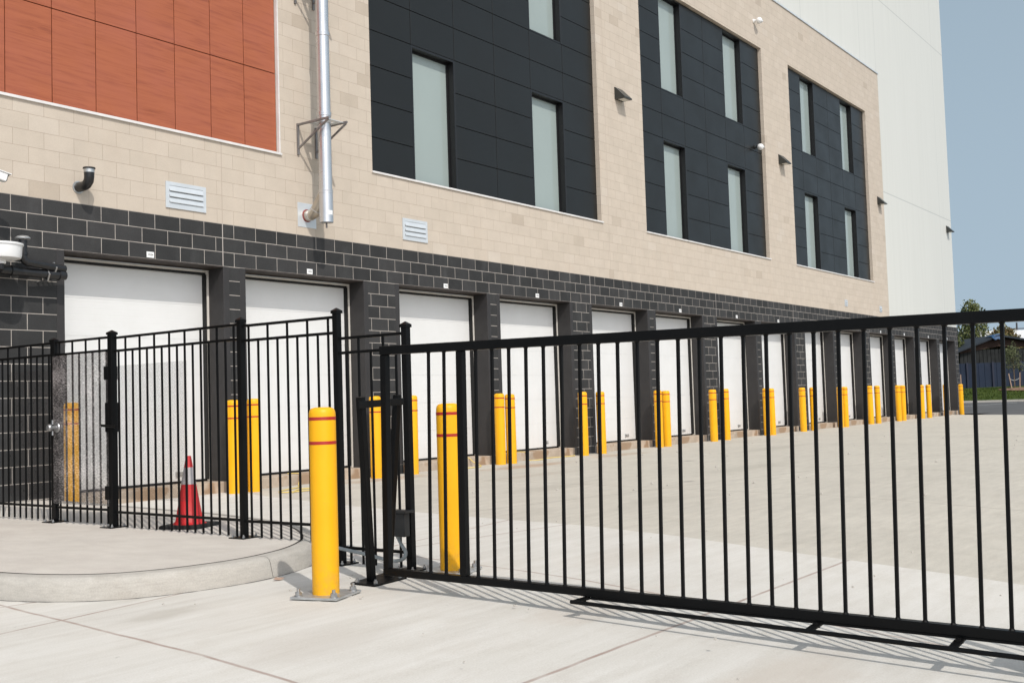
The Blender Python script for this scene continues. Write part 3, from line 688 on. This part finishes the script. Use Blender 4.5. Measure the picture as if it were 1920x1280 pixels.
def run(par, xa, xb, ya, yb, zt, zm, zb, zlow, pitch=.103, first=None, tall0=0, pw=.0132):
    """rails and pickets between two posts; every other picket reaches the top rail"""
    for nm,z in (('top_rail',zt),('middle_rail',zm),('bottom_rail',zb)):
        m = MB(); m.beam((xa,ya,z),(xb,yb,z),.021,.021); m.build(nm, M['fence'], par, bevel=.002, seg=1)
    n = max(1,int(abs(yb-ya)/pitch)); 
    ys = [ya + (yb-ya)*(i+.5)/n for i in range(n)]
    for i,y in enumerate(ys):
        f = (y-ya)/(yb-ya); x = xa+(xb-xa)*f
        zt_ = zt if (i+tall0)%2 else zm
        m = MB(); m.box(x-pw/2,x+pw/2,y-pw/2,y+pw/2,zlow,zt_-.004); m.build('picket', M['fence'], par)
    return ys
def mesh_panel(par, x, y0, y1, z0, z1, mat, dy, dz, name='mesh_panel', th=.0022, tilt=0., wd=.0022):
    """expanded metal: two families of slanting strands clipped to the panel"""
    m = MB(); W_, H_ = abs(y1-y0), z1-z0; ya = min(y0,y1)
    for fam,xo in ((1,0.),(-1,.0016)):
        slope = dz/dy*fam
        c = -abs(slope)*W_ if fam > 0 else 0.
        top = H_ if fam > 0 else H_ + abs(slope)*W_
        while c < top:
            pts = []
            # z = c + slope*y
            ylo,yhi = 0.,W_
            if fam > 0: ylo = max(0.,-c/slope); yhi = min(W_,(H_-c)/slope)
            else: ylo = max(0.,(H_-c)/slope); yhi = min(W_,-c/slope)
            if yhi-ylo > .004:
                a = Vector((x+xo,ya+ylo,z0+c+slope*ylo)); b = Vector((x+xo,ya+yhi,z0+c+slope*yhi))
                m.beam(a,b,wd,th,up=(1,0,tilt))
            c += dz*2
    return m.build(name, mat, par, smooth=None)

fa = thing('metal_fence', 'black picket fence section at the left between the building wall and the mesh gate', 'fence', (0,0,0), group=fgroup)
post(fa,-1.76,-.12,-.0105,1.705); post(fa,-1.80,-2.70,-.0105,1.705)
run(fa,-1.765,-1.80,-.16,-2.666,1.66,1.55,.135,.01, tall0=1)
mesh_panel(fa,-1.765,-1.85,-2.64,.2,1.42,M['mesh_black'],.0085,.0050,th=.0009,wd=.0009)

fb = thing('metal_fence', 'black picket fence section with three posts running past the traffic cone to the kerb end', 'fence', (0,0,0), group=fgroup)
post(fb,-1.865,-3.71,-.0105,1.71,w=.058); post(fb,-1.935,-5.50,-.0105,1.695); post(fb,-1.925,-6.535,G,1.69)
run(fb,-1.865,-1.935,-3.755,-5.465,1.645,1.53,.125,-.0005,tall0=0)
run(fb,-1.935,-1.925,-5.535,-6.50,1.63,1.515,.12,.0,pitch=.098,tall0=1)
mesh_panel(fb,-1.85,-3.76,-4.72,.24,1.40,M['mesh_black'],.0090,.0055,th=.0008,wd=.0008)
fc = thing('metal_fence', 'short lower black fence section between the kerb end and the gate opening', 'fence', (0,0,0), group=fgroup)
post(fc,-1.935,-7.205,G,1.545)
run(fc,-1.925,-1.935,-6.57,-7.17,1.47,1.365,-.03,G+.012,pitch=.1,tall0=0)

pg = thing('pedestrian_gate', 'narrow black gate covered with glinting metal mesh and a round steel knob', 'gate', (0,0,0))
for y in (-2.765,-3.645):
    m = MB(); m.box(-1.85,-1.81,y-.019,y+.019,.03,1.69); m.build('stile', M['fence'], pg, bevel=.003)
run(pg,-1.83,-1.83,-2.785,-3.626,1.66,1.545,.135,.01,pitch=.094,tall0=1)
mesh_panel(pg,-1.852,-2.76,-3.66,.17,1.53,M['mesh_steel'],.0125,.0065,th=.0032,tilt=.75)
for z in (.29,1.34):
    m = MB(); m.box(-1.90,-1.80,-3.695,-3.63,z-.06,z+.06); m.build('hinge', M['fence'], pg, bevel=.004)
m = MB(); m.box(-1.885,-1.80,-3.70,-3.62,.82,1.08); m.build('closer_box', M['fence'], pg, bevel=.005)
m = MB(); m.tube([(-1.90,-3.60,.88),(-1.90,-3.80,.865)],.012,10); m.build('closer_arm', M['fence'], pg)
k = MB(); R_ = Matrix.Rotation(-PI/2,3,'Y'); k.lathe([(.045,0),(.047,.006),(.043,.014),(.02,.018),(.017,.05),(.024,.056),(.033,.07),(.034,.085),(.026,.097),(0,.101)], c=(-1.852,-2.83,.87), n=24, M=R_); k.build('knob', M['bolt'], pg, smooth=True)
m = MB(); m.tube([(-1.90,-2.83,.90),(-1.90,-2.83,.94)],.008,8); m.tube([(-1.90,-2.83,.84),(-1.90,-2.83,.80)],.008,8); m.build('turn_piece', M['bolt'], pg)

# ------------------------------------------------------------------ sliding gate
sg = thing('sliding_gate', 'long low black sliding gate with vertical bars and a guide pipe along its foot', 'gate', (-2.62,-7.592,-.189), rot=(0,.0115,-PI/2)); sg.scale = (1.035,1.035,1.035)
GL = 5.6; gw = .05
def gbox(name,x0,x1,y0,y1,z0,z1,bev=.003,parent=sg): return MB().box(x0,x1,y0,y1,z0,z1).build(name, M['fence'], parent, bevel=bev)
gbox('top_rail', .0, GL, -.026,.026, 1.427,1.478)
gbox('bottom_rail', .0, GL, -.0215,.0215, .129,.170)
for s0,s1 in ((.0,.044),(.577,.621),(4.05,4.09),(GL-.05,GL-.001)): gbox('upright', s0+.001, s1, -.021,.021, .1705,1.4265)
s = .352; i = 0
for n in range(60):
    s = .350 + .1145*n
    if s > GL-.1: break
    if n in (2,) or abs(s-4.09) < .07: continue
    m = MB(); sh = -.012
    m.hexa([(s-.0078,-.0078,.1705),(s+.0078,-.0078,.1705),(s+.0078,.0078,.1705),(s-.0078,.0078,.1705)],[(s+.012-.0078,-.0078,1.4265),(s+.012+.0078,-.0078,1.4265),(s+.012+.0078,.0078,1.4265),(s+.012-.0078,.0078,1.4265)])
    br = m.build('bar', M['fence'], sg, bevel=.0015, seg=1)
    for z0,z1,r0,r1 in ((.170,.178,.0145,.009),(1.419,1.427,.009,.0145)):
        xx = s + (.012 if z0 > 1 else 0); MB().lathe([(r0,z0),(r1,z1)], c=(xx,0,0), n=8).build('weld', M['fence'], br)
# guide pipe on short brackets, on the camera side (local y = -x world -> towards the street)
PYL = -.10
gp = MB().tube([(1.365,PYL,.112),(GL,PYL,.060)],.0105,14).build('guide_pipe', M['fence'], sg, smooth=True)
gbox('guide_angle', 1.43, GL, -.016,.0, .114,.1285)
for sx in (1.39,2.62,3.23,4.4):
    z = .112 - (sx-1.365)*.0123
    b = MB(); b.hexa([(sx-.018,PYL-.006,z-.002),(sx+.018,PYL-.006,z-.002),(sx+.034,.0,.112),(sx-.002,.0,.112)],[(sx-.018,PYL,z+.010),(sx+.018,PYL,z+.010),(sx+.034,.0,.126),(sx-.002,.0,.126)])
    b.build('guide_bracket', M['fence'], sg, bevel=.003)
    n = MB(); n.lathe([(.022,.0),(.022,.004),(.012,.005),(.012,.02),(.0,.022)], c=(sx+.01,-.045,.105), n=6); n.build('bracket_bolt', M['fence'], sg)

op = thing('unseen_gate_box', 'unseen black box beside the sliding gate, added for its wide shadow', 'unseen shadow caster', (-2.83,-12.12,zg(-2.83,-12.12)))  # box out of view, added for the wide shadow it casts
MB().box(-.07,.07,-.26,.26,0,1.02).build('shadow_box', M['fence'], op, bevel=.01); MB().box(-.09,.09,-.28,.28,1.021,1.05).build('lid', M['fence'], op, bevel=.006)
# twin splayed catch post
cp = thing('gate_catch', 'V shaped black twin post on a floor plate at the end of the gate', 'gate post', (-2.375,-7.31,G))
L = lambda x,y,z: (x+2.36, y+7.33, z-G)
MB().beam(L(-2.425,-7.325,G+.012),L(-2.512,-7.35,1.035),.046,.044,up=(0,1,0)).build('post', M['fence'], cp, bevel=.004)
MB().beam(L(-2.215,-7.275,G+.012),L(-2.122,-7.315,1.045),.044,.044,up=(0,1,0)).build('post', M['fence'], cp, bevel=.004)
MB().beam(L(-2.57,-7.385,.985),L(-2.10,-7.345,1.0),.012,.046).build('crossbar', M['fence'], cp, bevel=.002)
P = [(-2.54,-7.25),(-2.55,-7.47),(-2.215,-7.44),(-2.12,-7.17)]
MB().hexa([L(x,y,G+.0) for x,y in P],[L(x,y,G+.012) for x,y in P]).build('floor_plate', M['fence'], cp, bevel=.002)
for x,y in ((-2.515,-7.285),(-2.505,-7.435),(-2.245,-7.41),(-2.175,-7.22)):
    n = MB(); n.lathe([(.014,.012),(.014,.028)], c=L(x,y,G), n=6); n.lathe([(.008,.028),(.008,.038)], c=L(x,y,G), n=8); n.build('bolt', M['bolt'], cp)

# junction box with conduit
jb = thing('junction_box', 'dark grey electrical box with a curved grey conduit on the short fence post', 'electrical box', (-1.99,-7.13,.1))
b = MB(); b.box(-.04,.02,-.10,.045,-.015,.145); b.build('box', M['boxblack'], jb, bevel=.006)
b = MB(); b.box(-.06,.03,-.13,.065,.146,.164); b.build('lid', M['boxblack'], jb, bevel=.004)
MB().tube([(0,-.01,0),(0,-.01,-.03)],.017,12).build('connector', M['plastic_grey'], jb)
MB().tube(smooth_path3([(0,-.01,-.03),(0,-.035,-.07),(-.005,-.075,-.115),(-.01,-.07,-.155),(-.01,-.02,-.178),(-.005,.08,-.183),(0,.3,-.155),(.01,.55,-.13),(.015,.60,-.12),(.015,.605,-.09)]),.0125,10).build('conduit', M['plastic_grey'], jb, smooth=True)

# ------------------------------------------------------------------ traffic cone
tc = thing('traffic_cone', 'red traffic cone with a pale band on a black square base behind the fence', 'traffic cone', (-1.60,-4.40,-.010), rot=(0,0,.35)); tc.scale = (1,1,.955)
b = MB(); q = .19; b.hexa([(-q,-q,.004),(q,-q,.004),(q,q,.004),(-q,q,.004)],[(-q+.01,-q+.01,.035),(q-.01,-q+.01,.035),(q-.01,q-.01,.035),(-q+.01,q-.01,.035)]); b.build('base', M['cone_base'], tc, bevel=.012)
cr = lambda z: .118 - .160*(z-.035)
MB().lathe([(.145,.0352),(.128,.045),(cr(.055),.06),(cr(.30),.30),(cr(.63),.63),(.019,.638),(.015,.638),(.015,.60)], n=40).build('cone_body', M['cone'], tc, smooth=True)
MB().lathe([(cr(.385),.385),(cr(.385)+.0015,.386),(cr(.535)+.0015,.535),(cr(.536),.536)], n=40).build('pale_band', M['cone_white'], tc, smooth=True)

# ------------------------------------------------------------------ what lies beyond the yard
YAW = .9464; CAM = Vector((-7.6439,-12.2218,.9734))
FH = Vector((math.sin(YAW),math.cos(YAW),0)); RH = Vector((math.cos(YAW),-math.sin(YAW),0))
def bg(u,d,z=0.): q = CAM + RH*u + FH*d; return Vector((q.x,q.y,z))   # street frame: u across, d deep
m = MB(); rows = [(80.6,.0),(84,.18),(88,.55),(92,.88),(99,1.15),(125,1.3)]; us = [6,20,30,35,40,45,52,65,90]
vs = []; fs = []
for d,z in rows:
    for u in us: vs.append(bg(u,d-(u-36)*.45 if d < 100 else d, z-.02+random.uniform(-.04,.04)*(d>81)))
for a in range(len(rows)-1):
    for i in range(len(us)-1): n = len(us); fs.append((a*n+i,a*n+i+1,(a+1)*n+i+1,(a+1)*n+i))
m.add(vs,fs); tag(m.build('lawn', M['grass'], smooth=True), kind='structure')
m = MB()
for i in range(len(us)-1):
    a,b_ = us[i],us[i+1]; da,db = 80.6-(a-36)*.45, 80.6-(b_-36)*.45
    m.hexa([bg(a,da-.3,G-.02),bg(b_,db-.3,G-.02),bg(b_,db+.05,G-.02),bg(a,da+.05,G-.02)],[bg(a,da-.3,G+.14),bg(b_,db-.3,G+.14),bg(b_,db+.05,G+.14),bg(a,da+.05,G+.14)])
tag(m.build('road_kerb', M['kerb']), kind='structure')
# turf blades over the lawn front
m = MB()
for _ in range(5200):
    u = random.uniform(33,52); t = random.random(); d = 81+11*t-(u-36)*.45; z = .0+.92*t*(1.05-.1*t)
    p = bg(u,d,z-.04); s = random.uniform(.05,.13); a = random.uniform(0,PI)
    m.add([p+Vector((math.cos(a)*s*.5,math.sin(a)*s*.5,0)),p-Vector((math.cos(a)*s*.5,math.sin(a)*s*.5,0)),p+Vector((random.uniform(-.03,.03),random.uniform(-.03,.03),s))],[(0,1,2)])
tag(m.build('grass_blades', M['grass'], smooth=None), kind='stuff')
ml = MB(); c = []
for k in range(18):
    t = 2*PI*k/18; u = 40.45+1.45*math.cos(t)*(1+random.uniform(-.08,.08)); dd = 87.8+1.5*math.sin(t)*(1+random.uniform(-.08,.08))-(u-40.1)*.2
    tt = (dd-81+(u-36)*.45)/11; c.append(bg(u,dd,.02+.92*tt*(1.05-.1*tt)))
ctr = sum(c,Vector())/len(c)+Vector((0,0,.14)); ml.add(c+[ctr],[(i,(i+1)%18,18) for i in range(18)])
tag(ml.build('mulch_bed', M['mulch'], smooth=None), kind='stuff')
# blue sheet fence
bf = thing('blue_fence', 'dark blue sheet metal fence behind the lawn at the far right', 'fence', bg(36,92,.7))
O = bg(36,92,.7)
def lo(u,d,z): return bg(u,d,z)-O
m = MB(); u = 24.
while u < 66:
    m.hexa([lo(u,92,.5),lo(u+.25,92,.5),lo(u+.25,92.06,.5),lo(u,92.06,.5)],[lo(u,92,2.98),lo(u+.25,92,2.98),lo(u+.25,92.06,2.98),lo(u,92.06,2.98)])
    m.hexa([lo(u+.25,92.03,.5),lo(u+.5,92.03,.5),lo(u+.5,92.09,.5),lo(u+.25,92.09,.5)],[lo(u+.25,92.03,2.98),lo(u+.5,92.03,2.98),lo(u+.5,92.09,2.98),lo(u+.25,92.09,2.98)]); u += .5
m.build('sheet_panel', M['blue_fence'], bf)
for u in (31.1,33.4,35.7,38.,40.15,42.5,44.8,47.1,49.4):
    m = MB(); m.hexa([lo(u-.07,91.9,.4),lo(u+.07,91.9,.4),lo(u+.07,91.99,.4),lo(u-.07,91.99,.4)],[lo(u-.07,91.9,3.05),lo(u+.07,91.9,3.05),lo(u+.07,91.99,3.05),lo(u-.07,91.99,3.05)]); m.build('post', M['blue_post'], bf)
# shed with tarp
O2 = bg(43.3,98,.8); sd = thing('old_shed', 'old grey plank shed with a low gable and a blue tarp on its ridge', 'shed', O2)
def l2(u,d,z): return bg(u,d,z)-O2
m = MB(); u = 39.9
while u < 47.:
    k = random.uniform(0,.03); m.hexa([l2(u+.02,98+k,.8),l2(u+.33,98+k,.8),l2(u+.33,98.1+k,.8),l2(u+.02,98.1+k,.8)],[l2(u+.02,98+k,4.3),l2(u+.33,98+k,4.3),l2(u+.33,98.1+k,4.3),l2(u+.02,98.1+k,4.3)]); u += .35
m.build('plank_wall', M['planks'], sd)
m = MB(); m.hexa([l2(39.9,97.95,4.0),l2(43.4,97.95,4.55),l2(46.8,97.95,4.4),l2(46.8,97.95,4.75),l2(43.3,97.95,5.42),l2(39.9,97.95,4.25)],[l2(39.9,98.08,4.0),l2(43.4,98.08,4.55),l2(46.8,98.08,4.4),l2(46.8,98.08,4.75),l2(43.3,98.08,5.42),l2(39.9,98.08,4.25)]); m.build('gable', M['gable'], sd)
m = MB(); m.hexa([l2(39.2,97.4,3.95),l2(43.3,97.4,5.42),l2(43.3,106,5.42),l2(39.2,106,3.95)],[l2(39.2,97.4,4.1),l2(43.3,97.4,5.58),l2(43.3,106,5.58),l2(39.2,106,4.1)])
m.hexa([l2(43.3,97.4,5.42),l2(47.4,97.4,4.65),l2(47.4,106,4.65),l2(43.3,106,5.42)],[l2(43.3,97.4,5.58),l2(47.4,97.4,4.8),l2(47.4,106,4.8),l2(43.3,106,5.58)]); m.build('roof', M['shingle'], sd)
m = MB(); m.add([l2(42.6,97.3,5.3),l2(42.85,97.28,5.1),l2(43.1,97.3,5.2),l2(43.4,97.27,5.08),l2(43.65,97.3,5.38),l2(43.65,97.5,5.6),l2(43.3,97.5,5.68),l2(42.85,97.5,5.56),l2(42.6,97.5,5.42),l2(42.7,99,5.5),l2(43.3,99,5.66),l2(43.65,99,5.56)],
      [(0,1,7,8),(1,2,6,7),(2,3,4,5,6),(8,7,9),(7,6,10,9),(6,5,11,10)]); m.build('tarp', M['tarp'], sd, smooth=None)
# far white roofed building and pole
O3 = bg(70,150,0); fw = thing('far_building', 'distant low building with a long pale roof behind the shed', 'building', O3)
m = MB(); q = lambda u,d,z: bg(u,d,z)-O3
m.hexa([q(64,150,0),q(92,150,0),q(92,165,0),q(64,165,0)],[q(64,150,7.0),q(92,150,7.0),q(92,165,7.0),q(64,165,7.0)]); m.build('wall', M['planks'], fw)
m = MB(); m.hexa([q(63,149,7.0),q(93,149,6.6),q(93,166,6.6),q(63,166,7.0)],[q(63,149.4,8.6),q(93,149.4,8.2),q(93,166,9.2),q(63,166,9.6)]); m.build('roof', M['far_white'], fw)
O4 = bg(73.7,160,0); up = thing('utility_pole', 'thin dark utility pole above the pale roof', 'utility pole', O4)
MB().tube([(0,0,0),(0,0,10.2)],[.17,.12],8).build('pole', M['far_wood'], up)
r3 = RH*1.1; MB().beam(Vector((0,0,9.3))-r3,Vector((0,0,9.3))+r3,.12,.14).build('crossarm', M['far_wood'], up)
# trees
def crown(mb, blobs, n, s):
    tot = sum(b[3]*b[4]*b[5] for b in blobs)
    for (x,y,z,rx,ry,rz) in blobs:
        for _ in range(int(n*rx*ry*rz/tot)):
            while True:
                a,b,c = [random.uniform(-1,1) for _ in range(3)]
                rr = a*a+b*b+c*c
                if rr < 1 and random.random() < .25+.75*rr: break
            k = 1+.22*math.sin(7*a+3*c)*math.cos(6*b+5*c)
            p = Vector((x+a*rx*k,y+b*ry*k,z+c*rz*k)); q = s*random.uniform(.6,1.3)
            d1 = Vector((random.gauss(0,1),random.gauss(0,1),random.gauss(0,1))).normalized(); d2 = d1.cross(Vector((random.gauss(0,1),random.gauss(0,1),random.gauss(0,1)))).normalized()
            mb.add([p-d1*q*.5,p+d2*q*.28,p+d1*q*.5,p-d2*q*.28],[(0,1,2,3)])
def tree(name,u,d,z,h,blobs,n,s,lm,label,cat='tree',tr=.16,group='trees beyond the yard'):
    O_ = bg(u,d,z); t = thing(name,label,cat,O_,group=group)
    mb = MB(); crown(mb,blobs,n,s); mb.build('crown', M[lm], t, smooth=None)
    tk = MB(); tk.tube([(0,0,-.3),(.02,.02,h*.35),(-.03,.03,h*.6),(.02,0,h*.86)],[tr,tr*.8,tr*.55,tr*.15],8)
    for b in blobs[:6]:
        tk.tube([(0,0,h*.3),(b[0]*.5,b[1]*.5,(h*.3+b[2])*.5),(b[0],b[1],b[2])],[tr*.5,tr*.35,tr*.1],6)
    tk.build('trunk', M['bark'], t, smooth=True); return t
tree('leafy_tree',46.3,110,1.2,9.4,[(-.3,0,5.2,1.5,1.5,2.6),(-.55,.2,7.4,.62,.9,1.1),(.75,-.2,7.1,.7,.8,1.0),(.2,0,7.9,.45,.5,.75),(-.5,.1,8.2,.22,.3,.5),(.95,.1,8.0,.2,.3,.42),(-1.25,.2,4.2,.9,1.,1.6)],4200,.28,'leaf_a','tall green tree rising just right of the building corner')
tree('autumn_tree',47.4,106,1.2,6.4,[(0,0,2.9,2.0,1.8,1.9),(-1.1,.3,4.2,1.0,1.,1.0),(1.1,-.3,4.3,1.1,1.,1.1),(0,0,4.9,1.0,1.,.75),(-2.1,0,2.0,1.2,1.,1.5)],6200,.28,'leaf_b','broad tree with green and rusty orange leaves behind the shed')
tree('leafy_tree',53.0,118,1.2,6.6,[(-.6,0,4.1,1.3,1.3,1.7),(.4,.2,3.9,1.1,1.1,1.1),(1.3,0,3.6,.8,.8,.75),(-.9,0,5.7,.45,.5,.9),(-1.9,.2,3.8,1.2,1.,1.6)],2800,.27,'leaf_a','lower green tree to the right of the shed ridge')
tree('leafy_tree',40.6,101,.9,5.2,[(0,0,3.0,1.1,1.2,1.5),(-.4,0,4.0,.9,.9,1.1),(.3,.2,1.7,.8,.8,1.0)],3600,.26,'leaf_c','dark green tree close against the building corner')
tree('slim_shrub',43.2,95,.9,3.0,[(-.9,0,2.9,.5,.5,.35),(-.4,0,3.2,.4,.4,.3)],200,.2,'leaf_a','thin leafy branch hanging beside the shed wall','shrub',.05)
# staked sapling
st = thing('staked_sapling','young tree with a thin airy crown in a mulch bed on the lawn','tree',bg(40.1,88,.6))
mb = MB(); crown(mb,[(.1,.1,2.55,.75,.7,.95),(.45,.2,2.2,.6,.6,.6),(-.3,0,3.1,.5,.5,.6),(.0,0,3.5,.35,.35,.5),(.75,-.3,1.95,.5,.5,.4)],1150,.13); mb.build('crown', M['leaf_d'], st, smooth=None)
tk = MB(); tk.tube([(0,0,-.1),(.02,0,1.2),(0,.02,2.2),(0,0,3.6)],[.05,.042,.03,.008],8)
for k in range(9):
    a = k*2.4; z = 1.5+k*.2; L_ = .75-.045*k; tk.tube([(0,0,z),(math.cos(a)*L_*.6,math.sin(a)*L_*.6,z+.3),(math.cos(a)*L_,math.sin(a)*L_,z+.55)],[.016,.01,.004],5)
tk.build('trunk', M['bark'], st, smooth=True)
for (u0,u1,z1,lab) in ((39.86,39.62,1.98,'leaning timber stake left of the staked sapling'),(40.46,40.53,2.06,'upright timber stake right of the staked sapling')):
    q0,q1 = bg(u0,87.9,.5), bg(u1,87.9,z1); o = thing('tree_stake',lab,'stake',q0,group='stakes at the sapling')
    MB().beam((0,0,0),q1-q0,.07,.07).build('stake', M['stake'], o)
    e = bg(40.1,88,1.42)-q0; s_ = (q1-q0)*.72; MB().tube([s_,(s_+e)*.5-Vector((0,0,.04)),e],.018,6).build('tie_strap', M['strap'], o)
q0 = bg(36.63,90,.8); o = thing('tree_stake','lone timber stake on the lawn beside the building corner','stake',q0,group='stakes at the sapling'); MB().box(-.04,.04,-.04,.04,0,1.25).build('stake', M['stake'], o)

# ------------------------------------------------------------------ camera, light, sky
cam = bpy.data.cameras.new('camera'); co = bpy.data.objects.new('camera', cam); C.objects.link(co); S.camera = co
cam.sensor_width = 36; cam.lens = 2058.59/1920*36; cam.clip_start = .1; cam.clip_end = 6000
p_, r_ = .0549, -.0316
fw = Vector((math.sin(YAW)*math.cos(p_), math.cos(YAW)*math.cos(p_), math.sin(p_))); rt = Vector((math.cos(YAW),-math.sin(YAW),0)); upv = rt.cross(fw)
R1 = rt*math.cos(r_) + upv*math.sin(r_); U1 = -rt*math.sin(r_) + upv*math.cos(r_)
mm = Matrix((R1,U1,-fw)).transposed().to_4x4(); mm.translation = CAM; co.matrix_world = mm

EL = math.radians(46.5); h = Vector((-.5,-.866,0)).normalized()
sdir = Vector((h.x*math.cos(EL),h.y*math.cos(EL),math.sin(EL)))
sl = bpy.data.lights.new('sun','SUN'); so = bpy.data.objects.new('sun', sl); C.objects.link(so)
sl.energy = 2.1; sl.angle = math.radians(.55); sl.color = (1,.955,.89)
so.rotation_euler = sdir.to_track_quat('Z','Y').to_euler()
w = bpy.data.worlds.new('World'); S.world = w; w.use_nodes = True; nt = w.node_tree
sk = nt.nodes.new('ShaderNodeTexSky'); sk.sky_type = 'NISHITA'; sk.sun_disc = False; sk.sun_elevation = EL
sk.sun_rotation = math.atan2(h.x,h.y); sk.air_density = 1.0; sk.dust_density = 1.3; sk.ozone_density = .3; sk.altitude = 100
tcw = nt.nodes.new('ShaderNodeTexCoord'); sxyz = nt.nodes.new('ShaderNodeSeparateXYZ'); nt.links.new(tcw.outputs['Generated'], sxyz.inputs[0])
def wmath(op, a, b):
    o = nt.nodes.new('ShaderNodeMath'); o.operation = op
    for i,v in enumerate((a,b)):
        if hasattr(v,'is_output'): nt.links.new(v, o.inputs[i])
        else: o.inputs[i].default_value = v
    return o.outputs[0]
zz = wmath('SQRT', wmath('ADD', wmath('MULTIPLY', sxyz.outputs[2], sxyz.outputs[2]), .30), 0.)
cxyz = nt.nodes.new('ShaderNodeCombineXYZ'); nt.links.new(sxyz.outputs[0], cxyz.inputs[0]); nt.links.new(sxyz.outputs[1], cxyz.inputs[1]); nt.links.new(zz, cxyz.inputs[2])
nrmw = nt.nodes.new('ShaderNodeVectorMath'); nrmw.operation = 'NORMALIZE'; nt.links.new(cxyz.outputs[0], nrmw.inputs[0]); nt.links.new(nrmw.outputs[0], sk.inputs[0])
hs = nt.nodes.new('ShaderNodeHueSaturation'); hs.inputs['Saturation'].default_value = .57; hs.inputs['Hue'].default_value = .469; hs.inputs['Value'].default_value = .99; nt.links.new(sk.outputs[0], hs.inputs['Color'])
nt.links.new(hs.outputs[0], nt.nodes['Background'].inputs[0]); nt.nodes['Background'].inputs[1].default_value = .15
S.view_settings.view_transform = 'Standard'; S.view_settings.look = 'None'; S.view_settings.gamma = 1; S.view_settings.exposure = .43
S.cycles.max_bounces = 6; S.cycles.use_denoising = True
